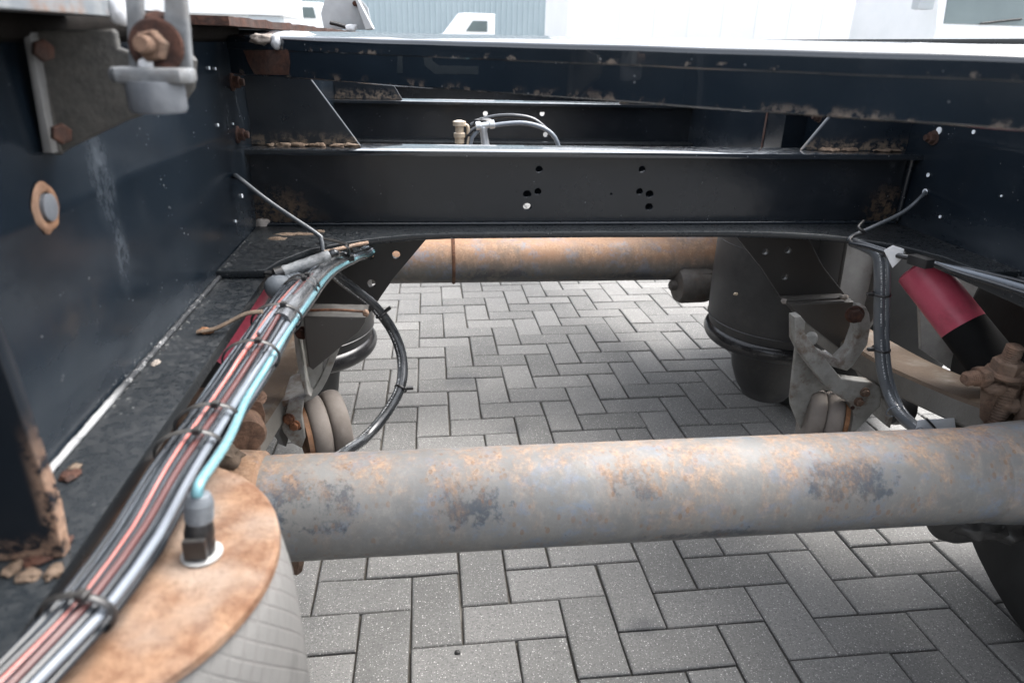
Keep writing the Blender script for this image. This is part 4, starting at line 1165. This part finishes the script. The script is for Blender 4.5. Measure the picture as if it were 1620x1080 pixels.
for k, (mt, r_, s_, u_) in enumerate(CABLES):
    idx = list(range(NPC))
    pts = [bundle_point(i, s_, u_, k) for i in idx]
    if mt == 'cable_cyan':
        # leaves the bundle at the tie and drops to the fitting on the air spring
        j = min(range(NPC), key=lambda i: (cpath[i] - PZ(345, 655, .757)).length)
        head = [elbow_top, elbow_top + fax * .010, elbow_top.lerp(pts[j], .5) + Vector((.004, 0, .004))]
        pts = head + pts[j:]
        pts = smooth_path([pts[0], pts[1], pts[2]] + pts[4::3] + [pts[-1]], .01)
    if mt == 'cable_brown':
        pts = pts[:int(NPC * .55)]
    if k == 22:
        pts = pts[int(NPC * .30):]
    link_mesh('cable', sweep_mesh(pts, (lambda t_, r__=r_: r__ * (.80 + .18 * min(1, t_ * 2.6))) if mt != 'cable_cyan' else r_, 10), mt, cb, sharp=80, label={'cable_red': 'faded red cable', 'cable_cyan': 'cyan air line running to the air spring fitting', 'cable_grey': 'pale grey cable'}.get(mt))
# dirty clear sheath round the upper stretch
j0 = min(range(NPC), key=lambda i: (cpath[i] - PZ(425, 520, .757)).length); j1 = min(range(NPC), key=lambda i: (cpath[i] - P(540, 405, 1.2)).length)
sh = [cpath[i] + FR[i][0] * .010 + FR[i][1] * .0085 for i in range(j0, j1 + 1)]
link_mesh('cable_sheath', sweep_mesh(sh, lambda t: .0135 * (1 - .25 * t) * (1 + .10 * noise.noise(Vector((t * 14, 1, 0)))), 14), 'sheath', cb, sharp=80, label='dirty grey plastic sheath round the far part of the bundle')
def tie(parent, c, sd_, up, tn, a, b, off=(0, 0), tail=True, w_=.0022, ang=0.0, mat='plastic_black'):
    ring = []
    for i in range(28):
        t_ = 2 * math.pi * i / 28
        ring.append(c + sd_ * (off[0] + a * math.cos(t_)) + up * (off[1] + b * math.sin(t_)) + tn * (ang * a * math.cos(t_)))
    me_ = sweep_mesh(ring, .0014, 6, True, up0=tn, flat=w_ * 1.25 / .0014)
    o = link_mesh('cable_tie', me_, mat, parent, sharp=60)
    hd = c + sd_ * (off[0] + a * .35) + up * (off[1] + b * .97)
    M = Matrix((sd_, tn, up)).transposed().to_4x4()
    m_ = box_mesh((-.0035, -.004, -.002), (.0035, .004, .004), .0008, 1); m_.transform(Matrix.Translation(hd) @ M)
    link_mesh('tie_head', m_, mat, o)
    return o
for (px, py, a, b, sk) in ((110, 955, .034, .027, .2), (288, 703, .035, .026, .25), (322, 662, .034, .026, .3), (386, 572, .033, .026, .25), (428, 508, .033, .025, .3), (468, 462, .029, .024, .1), (478, 455, .029, .024, .1), (548, 402, .022, .020, .0)):
    i = min(range(2, NPC - 2), key=lambda i_: (Vector(to_px(cpath[i_])[:2]) - Vector((px, py))).length)
    tn = (cpath[i + 1] - cpath[i - 1]).normalized()
    q_ = min(1.0, squeeze(i) + .04)
    tie(cb, cpath[i], FR[i][0], FR[i][1], tn, a * q_, b * q_, (0, .003), True, .0024, sk)
# dirty strap end sticking out over the flange
q = [P(312, 523, .86), P(335, 520, .87), P(372, 505, .90), P(395, 494, .915), P(415, 492, .92)]
q = [PZ(312, 525, .7625), PZ(340, 520, .766), PZ(365, 508, .773), PZ(390, 496, .782), PZ(415, 493, .785)]
tube('dirty_strap', q, .0042, 'dirt', cb, 8, .006, 'brown dirty strap end lying on the flange', flat=.6)
lump('strap_clod', PZ(326, 523, .763), (.010, .006, .004), 'rust_orange', cb, 2, .4)
# plug connectors lying on the bundle
plug = thing('plug_connector', 'grey taped cable plug crossing the bundle at the plate corner', 'connector', PZ(480, 415, .775))
a_, b_ = PZ(447, 430, .775), PZ(520, 404, .788)
tube('taped_body', [a_, a_.lerp(b_, .35), a_.lerp(b_, .7), b_], lambda t: .0085 * (1 + .12 * noise.noise(Vector((t * 9, 0, 0)))), 'tape_grey', plug, 14, .005)
tube('plug_neck', [PZ(434, 434, .773), a_], .0095, 'plastic_black', plug, 14, .006)
tube('flat_tab', [PZ(392, 429, .763), PZ(415, 430, .766), PZ(436, 433, .771)], .0065, 'plastic_black', plug, 10, .006, flat=.4)
tube('cable_tail', [b_, PZ(528, 400, .792), PZ(533, 402, .785), P(545, 405, 1.2)], .006, 'cable_black', plug, 10, .006)
cg = thing('cable_gland', 'grey ribbed cable gland nested beside the red shock cover', 'cable gland', PZ(440, 452, .757))
pr_ = [(.006, 0), (.014, .004), (.019, .012), (.0195, .022), (.017, .030)] + [(.0150 + (.0012 if i % 2 else 0), .032 + i * .0028) for i in range(9)] + [(.010, .060)]
lathe('gland_body', pr_, PZ(424, 462, .752), (.55, .62, .12), 'plastic_grey', cg, 24)

# ------------------------------------------------------------------ hoses and thin wires
hs = thing('air_hose', 'thick black air hose looping from the left plate corner down behind the near axle', 'hose', P(560, 445, 1.28))
hp = [P(515, 412, 1.22), P(530, 434, 1.26), P(560, 458, 1.29), P(594, 486, 1.30), P(622, 525, 1.30), P(636, 566, 1.28), P(634, 610, 1.24), P(612, 652, 1.20), P(580, 690, 1.15), P(545, 716, 1.08), P(505, 745, .98)]
tube('hose', hp, .0105, 'hose_black', hs, 16, .012)
def hose_tie(parent, c, tn, r_, tail_dir):
    u, v, a = frame_from(tn)
    ring = [c + u * (r_ * math.cos(2 * math.pi * i / 24)) + v * (r_ * math.sin(2 * math.pi * i / 24)) for i in range(24)]
    o = link_mesh('cable_tie', sweep_mesh(ring, .0012, 6, True, up0=a, flat=1.9), 'plastic_black', parent, sharp=60)
    td = Vector(tail_dir)
    m_ = box_mesh((-.0035, -.004, -.003), (.010, .004, .003), .0008, 1)
    M = Matrix((td, Vector((0, 1, 0)), td.cross(Vector((0, 1, 0))))).transposed().to_4x4()
    m_.transform(Matrix.Translation(c + td * (r_ + .002)) @ M)
    link_mesh('tie_head', m_, 'plastic_black', o)
hose_tie(hs, P(634, 614, 1.236), hp[7] - hp[6], .0125, (1, 0, 0))
hose_tie(hs, P(603, 497, 1.30), hp[4] - hp[3], .0118, (.8, 0, .6))
# right-hand cable drop
rc = thing('cable_drop', 'pair of grey ribbed cables hanging from the right plate corner', 'cable', P(1396, 520, 1.15))
c1 = [P(1345, 381, 1.20), P(1372, 392, 1.18), P(1388, 404, 1.16), P(1391, 430, 1.15), P(1391, 480, 1.15), P(1391, 540, 1.15), P(1396, 590, 1.14), P(1408, 630, 1.12), P(1424, 656, 1.08), P(1446, 676, 1.02), P(1475, 700, .95)]
tube('cable', c1, .0098, 'hose_grey', rc, 16, .012)
c2 = [p + Vector((.013, -.004, 0)) for p in c1[2:]]
c2 = [P(1395, 398, 1.14)] + c2
tube('cable', c2, .0055, 'hose_grey', rc, 12, .012)
for px, py in ((1394, 465), (1394, 552)):
    hose_tie(rc, P(px, py, 1.147), (0, 0, 1), .0165, (-1, 0, 0))
q = P(1415, 650, 1.09)
u, v, a = frame_from(c1[8] - c1[7])
link_mesh('cable_tie', sweep_mesh([q + u * (.015 * math.cos(2 * math.pi * i / 24)) + v * (.015 * math.sin(2 * math.pi * i / 24)) for i in range(24)], .0011, 6, True, up0=a), 'cable_grey', rc)
sw = thing('sensor_cable', 'black sensor cables with a grey plug lying along the right flange', 'cable', PZ(1455, 412, .77))
pl_ = [PZ(1345, 385, .772), PZ(1375, 391, .776), PZ(1410, 402, .776), PZ(1436, 407, .776)]
tube('cable', pl_, .0048, 'cable_black', sw, 10, .01)
tube('cable', [p + Vector((.002, .012, .002)) for p in pl_], .0040, 'cable_black', sw, 10, .01)
d0, d1 = PZ(1436, 407, .779), PZ(1478, 420, .779)
m_ = box_mesh((-.018, -.010, -.008), (.018, .010, .008), .002, 2)
dx = (d1 - d0).normalized(); dy = Vector((0, 0, 1)).cross(dx)
m_.transform(Matrix.Translation((d0 + d1) / 2) @ Matrix((dx, dy, Vector((0, 0, 1)))).transposed().to_4x4())
link_mesh('plug_body', m_, 'plastic_black', sw)
m_ = hull_mesh([P(a, b, yy) for yy in (1.085, 1.092) for a, b in ((1398, 396), (1412, 388), (1431, 394), (1426, 410), (1412, 424), (1405, 409))], .0012)
link_mesh('white_tape_flag', m_, 'tape_white', sw, label='white tape flag round the cables')
for dz, r_, mt in ((0, .0050, 'cable_grey'), (.010, .0042, 'cable_black'), (-.009, .0040, 'cable_black')):
    tube('cable', [PZ(1476, 417, .775), PZ(1520, 428 + dz * 500, .772), PZ(1570, 441 + dz * 700, .770), PZ(1620, 455 + dz * 900, .768), PZ(1700, 480 + dz * 900, .766)], r_, mt, sw, 10, .012)
w1 = thing('thin_wire', 'thin grey wire from a hole in the left web to the cable bundle', 'wire', PX(375, 280, XL))
tube('wire', [PX(374, 279, XL), PX(377, 281, XL + .012), P(430, 322, 1.205), P(500, 369, 1.18), P(508, 378, 1.175), P(512, 400, 1.165), P(518, 412, 1.16)], .0038, 'wire_thin', w1, 10, .008)
w2 = thing('thin_wire', 'thin grey wire curving from a hole in the right web to the plate corner', 'wire', PX(1464, 304, XR))
tube('wire', [PX(1464, 304, XR), PX(1460, 309, XR - .014), P(1430, 335, 1.23), P(1385, 357, 1.215), P(1352, 372, 1.20), P(1343, 380, 1.19), P(1360, 388, 1.18)], .0038, 'wire_thin', w2, 10, .008)
tube('wire_knot', [P(1366, 350, 1.20), P(1358, 360, 1.185), P(1368, 368, 1.18), P(1352, 372, 1.19), P(1345, 382, 1.18), P(1372, 385, 1.175)], .003, 'plastic_black', w2, 8, .005)
z1 = thing('zip_tie', 'flat black cable tie bent over the plate edge beside the hose', 'cable tie', PZ(540, 385, .77))
tube('strap', [PZ(506, 377, .780), PZ(525, 380, .784), PZ(545, 386, .786), PZ(551, 392, .782), P(552, 404, 1.19), P(556, 410, 1.19)], .0048, 'plastic_black', z1, 8, .005, flat=.4)
m_ = box_mesh((-.005, -.004, -.005), (.005, .004, .005), .001, 1); m_.transform(Matrix.Translation(P(556, 408, 1.185)))
link_mesh('tie_head', m_, 'plastic_black', z1)
# valve and hoses on the second cross member
vf = thing('hose_fitting', 'pale upright hose fitting in front of the second cross member', 'fitting', P(726, 228, 2.2))
q = P(727, 232, 2.2)
lathe('fitting_body', [(.008, -.03), (.008, .008), (.015, .010), (.015, .026), (.018, .028), (.018, .040), (.013, .042), (.013, .060), (.020, .062), (.020, .074), (.008, .078)], q, (0, 0, 1), 'brass', vf, 12)
tube('side_pipe', [q + Vector((.01, 0, .066)), q + Vector((.024, 0, .062)), q + Vector((.027, 0, .04)), q + Vector((.022, 0, -.02))], .005, 'brass', vf, 8, .006)
tv = thing('valve', 'silver tee valve with grey hoses arching to the right', 'valve', P(768, 228, 2.2))
q = P(768, 230, 2.2)
lathe('valve_stem', [(.016, -.03), (.012, .01), (.011, .04), (.014, .05), (.012, .058)], q, (-.15, 0, 1), 'silver', tv, 14)
lathe('valve_bar', [(.009, -.030), (.013, -.028), (.013, -.014), (.009, -.012), (.009, .012), (.013, .014), (.013, .028), (.009, .030)], q + Vector((-.002, -.004, .060)), (1, 0, .12), 'silver', tv, 12)
q = [P(a, b, 2.2) for a, b in ((778, 199), (800, 196), (830, 195), (860, 203), (878, 218), (886, 240))]
tube('hose', q, .0068, 'cable_grey', tv, 10, .012)
q = [P(a, b, 2.3) for a, b in ((745, 199), (765, 189), (790, 184), (820, 184), (845, 190), (868, 208))]
tube('hose', q, .0072, 'cable_black', tv, 10, .012)
for d in (0, 9):
    tube('hose', [P(a, b, 2.2) for a, b in ((735 + d, 232), (738 + d, 218), (748 + d, 206), (760, 200))], .0058, 'cable_grey' if d else 'cable_black', tv, 10, .01)
lump('hose_knot', P(765, 193, 2.27), (.03, .02, .012), 'plastic_black', tv, 3, .4)

# ------------------------------------------------------------------ bracket and clevis at the upper left
bk = thing('side_bracket', 'grey bolted side bracket plate hanging from the left rail near the camera', 'bracket', P(180, 120, .655))
pix_plate('bracket_plate', [(48, 50), (180, 46), (186, 52), (190, 76), (205, 81), (300, 82), (311, 96), (308, 140), (296, 158), (200, 192), (112, 234), (98, 243), (82, 241), (74, 228)], .655, .008, 'bracket_grey', bk, (), .002)
fl_ = plate('bracket_flange', [(.648, 1.092), (.650, 1.100), (.668, 1.100), (.668, 1.008), (.652, 1.002), (.648, 1.006)], 'yz', XL + .008, .009, 'bracket_grey', bk, (), .002)
pix_plate('bracket_edge', [(42, 52), (54, 50), (90, 241), (74, 240)], .646, .016, 'hanger_grey', bk, (), .003)
for a, b in ((67, 80), (96, 212)): bolt(bk, P(a, b, .634), (1.3, -1, 0), .0085, .005, 0, 0, 'rust_dark', .3)
fk = thing('clevis_fork', 'pale zinc fork with a rusty bolt and washer in front of the bracket plate', 'fork', P(243, 118, .60))
yk = .60
pix_plate('fork_body', [(196, -40), (226, -40), (228, 40), (234, 66), (245, 74), (256, 66), (262, 40), (261, -40), (292, -40), (300, 40), (305, 112), (295, 122), (214, 120), (206, 104), (203, 40)], yk, .010, 'fork_zinc', fk, (), .0025)
me = plate_mesh([(-.029, -.008), (-.023, -.014), (.023, -.014), (.029, -.008), (.029, .008), (.023, .014), (-.023, .014), (-.029, .008)], (), .011, .003)
q = P(243, 119, yk - .012)
me.transform(Matrix.Translation(q))
link_mesh('fork_foot', me, 'fork_zinc', fk)
lathe('rubber_pad', [(.019, -.019), (.021, -.016), (.021, .004)], q + Vector((-.001, .002, -.008)), (0, 0, 1), 'zinc_dark', fk, 36)
q = P(249, 74, yk - .006)
lathe('washer', [(.0195, 0), (.0200, .002), (.0185, .0035), (.006, .004)], q, (0, -1, .1), 'rust_dark', fk, 36)
bolt(fk, q + Vector((-.001, -.003, 0)), (-.15, -1, .1), .0115, .010, 0, .010, 'rust_clamp', .2)
lump('rust_cap', P(252, 32, yk + .006), (.011, .008, .006), 'rust_dark', fk, 2, .3)
lump('paint_blob', P(232, 103, yk - .010), (.006, .004, .005), 'tape_white', fk, 3, .2)
# white blob at the end of the rusty flange
lump('paint_blob', P(190, 14, .665), (.010, .008, .012), 'tape_white', railL, 4, .3)
# upright plate on the left rail further on
up_ = thing('stake_plate', 'pale sloping steel plate with a black slot standing on the left rail', 'plate', P(550, 48, 2.75))
pix_plate('plate_body', [(513, 46), (508, 22), (516, -8), (560, -12), (582, 12), (590, 48)], 2.75, .012, 'steel_plate', up_, (), .002)
pix_plate('plate_rib', [(563, -2), (566, -4), (592, 46), (580, 48)], 2.70, .10, 'steel_plate', up_, (), .002)
tube('slot_handle', [P(522, 36, 2.71), P(535, 39, 2.71), P(548, 43, 2.71), P(562, 46, 2.71)], .010, 'plastic_black', up_, 10, .01, flat=.7)
lump('bolt_lump', P(556, 44, 2.70), (.02, .012, .012), 'tape_white', up_, 4, .3)
bolt(up_, P(562, 6, 2.735), (0, -1, 0), .010, .01, 0, 0, 'rust_dark')

stn = lump('small_stone', Vector((PZ(724, 1040, -.02).x, PZ(724, 1040, -.02).y, ground_z(PZ(724, 1040, -.02).x, PZ(724, 1040, -.02).y) + .003)), (.006, .005, .004), 'strut_paint', None, 6, .4)
stn['label'] = 'small dark stone lying on a paver below the near axle'; stn['category'] = 'stone'
# white angle block seen beside the right cable, on the axle
wb = thing('white_block', 'small pale flat block behind the right end of the near axle', 'block', P(1480, 672, 1.02))
link_mesh('block_body', hull_mesh([P(a, b, yy) for yy in (1.0, 1.06) for a, b in ((1448, 680), (1452, 664), (1510, 661), (1512, 678))], .002), 'tab_white', wb)
tube('block_groove', [P(1466, 662, .997), P(1482, 680, .997)], .0022, 'plastic_black', wb, 6, .01)

# ------------------------------------------------------------------ background yard
def gz(x, y): return ground_z(x, y)
# pale ribbed warehouse
wy = 42.0
x0, x1 = -30.0, 34.0
wh = thing('warehouse', 'pale blue ribbed metal warehouse wall far behind the trailer', 'building', (2, wy, gz(2, wy)))
zb = gz(2, wy) - .3
verts, faces = [], []
n = int((x1 - x0) / .30)
for i in range(n):
    a = x0 + i * .30
    for dx_, dy_ in ((0, 0), (.20, 0), (.225, -.05), (.275, -.05)):
        verts += [(a + dx_, wy + dy_, zb), (a + dx_, wy + dy_, 9.0)]
for i in range(len(verts) // 2 - 1):
    faces.append((2 * i, 2 * i + 2, 2 * i + 3, 2 * i + 1))
link_mesh('wall', mesh_from(verts, faces), 'pale_cladding', wh, smooth=False)
box('roof', (x0 - .3, wy - .3, 9.0), (x1 + .3, wy + 26, 9.35), 'grey_equipment', wh, .02)
box('wall', (x0, wy + .10, zb), (x1, wy + 25.5, 8.99), 'pale_cladding', wh, .0)
dp = P(880, 30, wy - .4)
# down pipe with an elbow
tube('down_pipe', [(dp.x + .9, wy - .25, 4.1), (dp.x + .5, wy - .25, 3.6), (dp.x, wy - .25, 3.1), (dp.x, wy - .25, 1.0), (dp.x, wy - .25, zb)], .16, 'white_enamel', wh, 10, .2)
def on_ground(o): pass
def wheels_bg(t, xs, y, r, zc_off=0.0):
    for x in xs:
        for yy in (y,):
            tv_ = lathe('wheel', [(r * .55, -.14), (r * .95, -.15), (r, -.1), (r, .1), (r * .95, .15), (r * .55, .14)], (x, yy, gz(x, yy) + r), (0, 1, 0), 'tyre', t, 28)
# big white box trailer, side on
ty = 13.0
tx0, tx1 = P(898, 20, ty).x, P(1432, 20, ty).x
bt = thing('box_trailer', 'large white box trailer parked side on behind the diagonal beam', 'trailer', ((tx0 + tx1) / 2, ty + 1.2, gz(5, ty)))
box('box_body', (tx0, ty, 1.05), (tx1, ty + 2.5, 3.85), 'white_panel', bt, .03)
for k in range(10):
    xx = tx0 + (tx1 - tx0) * (k + .5) / 10
    box('panel_rib', (xx - .012, ty - .012, 1.12), (xx + .012, ty + .002, 3.78), 'white_panel', bt, .003)
box('chassis_beam', (tx0 + .3, ty + .5, .62), (tx1 - .3, ty + 2.0, 1.04), 'grey_equipment', bt, .02)
wheels_bg(bt, (tx1 - 1.2, tx1 - 2.5, tx1 - 3.8), ty + .25, .5)
box('landing_leg', (tx0 + 1.4, ty + .4, gz(tx0, ty) - .0), (tx0 + 1.55, ty + .55, .7), 'grey_equipment', bt, .01)
# white truck on the right, only its windscreen corner in the frame
cy = 9.2
a = P(1478, 60, cy); 
tk = thing('white_truck', 'white truck cab with a dark windscreen at the upper right', 'truck', (a.x + 1.2, cy + 1.0, gz(a.x + 1.2, cy)))
def cab(t, x0_, x1_, y0_, y1_, zb_, zw0, zw1, zt, split=None, inset=.10):
    b_ = link_mesh('cab_body', hull_mesh([(x, y, z) for x in (x0_, x1_) for y, z in ((y0_, zb_), (y0_ - .02, zw0), (y0_ + .28, zt - .15), (y0_ + .5, zt), (y1_, zt), (y1_, zb_))], .06), 'white_enamel', t)
    f0, f1 = y0_ - .02, y0_ + .28
    def fy(z): return f0 + (f1 - f0) * (z - zw0) / (zt - .15 - zw0)
    ws = [(x0_ + inset, zw0 + .05), (x1_ - inset, zw0 + .05), (x1_ - inset - .06, zw1), (x0_ + inset + .06, zw1)]
    vv_ = [(x, fy(z) - .012, z) for x, z in ws] + [(x, fy(z) + .01, z) for x, z in ws]
    g_ = mesh_from(vv_, [(0, 1, 2, 3), (7, 6, 5, 4), (0, 4, 5, 1), (1, 5, 6, 2), (2, 6, 7, 3), (3, 7, 4, 0)])
    link_mesh('windscreen', g_, 'dark_glass', t)
    for x in ((x0_ + inset + .5), (x1_ - inset - .5)):
        tube('wiper', [(x, fy(zw0 + .06) - .03, zw0 + .06), (x + .30, fy(zw0 + .1) - .03, zw0 + .10), (x + .58, fy(zw0 + .14) - .03, zw0 + .13)], .012, 'plastic_black', t, 6, .1)
    box('bumper', (x0_ - .01, y0_ - .12, zb_ - .25), (x1_ + .01, y0_ + .1, zb_ + .12), 'grey_equipment', t, .03)
    for x in (x0_ + .22, x1_ - .22):
        lathe('headlight', [(.11, 0), (.12, .02), (.10, .04)], (x, y0_ - .12, zb_ - .05), (0, -1, 0), 'silver', t, 20)
    return b_
zw = P(1492, 36, cy).z
cab(tk, P(1480, 40, cy).x, P(1480, 40, cy).x + 2.4, cy, cy + 2.0, .75, zw - .06, zw + .95, zw + 1.35)
wheels_bg(tk, (), cy, .5)
for x in (P(1480, 40, cy).x + .25, P(1480, 40, cy).x + 2.15):
    lathe('wheel', [(.28, -.14), (.48, -.15), (.5, -.1), (.5, .1), (.48, .15), (.28, .14)], (x, cy + .9, gz(x, cy) + .5), (1, 0, 0), 'tyre', tk, 28)
box('mirror', (P(1445, 10, cy).x, cy - .1, 1.62), (P(1470, 10, cy).x, cy + .05, 2.3), 'grey_equipment', tk, .03)
tube('mirror_arm', [(P(1470, 10, cy).x - .02, cy, 2.2), (P(1482, 10, cy).x + .05, cy + .1, 2.25)], .02, 'white_enamel', tk, 8, .05)
# cab of a van far off in front of the warehouse
vy_ = 36.0
vx0, vx1 = P(700, 40, vy_).x, P(783, 40, vy_).x
vn = thing('white_van', 'small white van with a grey side window in front of the warehouse', 'van', ((vx0 + vx1) / 2, vy_, gz(vx0, vy_)))
zt = P(740, 21, vy_).z
pts = [(vx0 - 1.0, .5 + gz(vx0, vy_)), (vx0 - .95, 1.1), (vx0 + .05, 1.45), (vx0 + .75, zt - .03), (vx0 + 1.0, zt), (vx1, zt), (vx1, .5 + gz(vx0, vy_))]
plate('van_body', pts, 'xz', vy_ + .95, 1.9, 'white_enamel', vn, (), .05)
wx0, wx1, wz0, wz1 = P(742, 40, vy_).x, P(771, 40, vy_).x, P(742, 50, vy_).z, P(742, 33, vy_).z
plate('side_window', [(wx0 - .15, wz0), (wx1, wz0), (wx1, wz1), (wx0 + .18, wz1)], 'xz', vy_ - .01, .04, 'dark_glass', vn, (), .005)
for x in (vx0 - .3, vx1 - .4):
    lathe('wheel', [(.2, -.1), (.33, -.11), (.34, -.08), (.34, .08), (.33, .11), (.2, .1)], (x, vy_ + .1, gz(x, vy_) + .34), (0, 1, 0), 'tyre', vn, 24)
# white lorry behind the left rail: plain side, then its cab with a small window
ly = 16.0
lx0, lx1 = P(120, 20, ly).x, P(449, 20, ly).x
lo_ = thing('white_lorry', 'white lorry body behind the left rail and clevis fork', 'lorry', ((lx0 + lx1) / 2, ly, gz(-4, ly)))
box('cargo_body', (lx0, ly, P(400, 24, ly).z), (lx1, ly + 2.4, 4.0), 'white_panel', lo_, .03)
box('toolbox', (P(392, 30, ly).x, ly + .05, .9), (P(442, 30, ly).x, ly + .5, P(400, 25, ly).z - .005), 'grey_equipment', lo_, .02)
box('chassis_beam', (lx0 + .1, ly + .5, .6), (lx1 - .1, ly + 1.9, .88), 'grey_equipment', lo_, .02)
wheels_bg(lo_, (lx0 + 1.0, lx1 - 2.2), ly + .2, .48)
ky = 24.0
kx0, kx1 = P(449, 20, ky).x, P(512, 20, ky).x
kt = thing('white_pickup', 'white cab with a pale window between lorry and steel plate', 'truck', ((kx0 + kx1) / 2, ky, gz(-4, ky)))
box('cab_body', (kx0 - .4, ky, .5), (kx1, ky + 1.9, P(480, 3, ky).z), 'white_enamel', kt, .08)
plate('side_window', [(P(464, 28, ky).x, P(464, 28, ky).z), (P(500, 28, ky).x, P(464, 28, ky).z), (P(497, 28, ky).x, P(464, 11, ky).z), (P(466, 28, ky).x, P(464, 11, ky).z)], 'xz', ky - .01, .04, 'dark_glass', kt, (), .005)
for x in (kx0 + .2, kx1 - .3):
    lathe('wheel', [(.25, -.12), (.43, -.13), (.45, -.1), (.45, .1), (.43, .13), (.25, .12)], (x, ky + .15, gz(x, ky) + .45), (0, 1, 0), 'tyre', kt, 24)
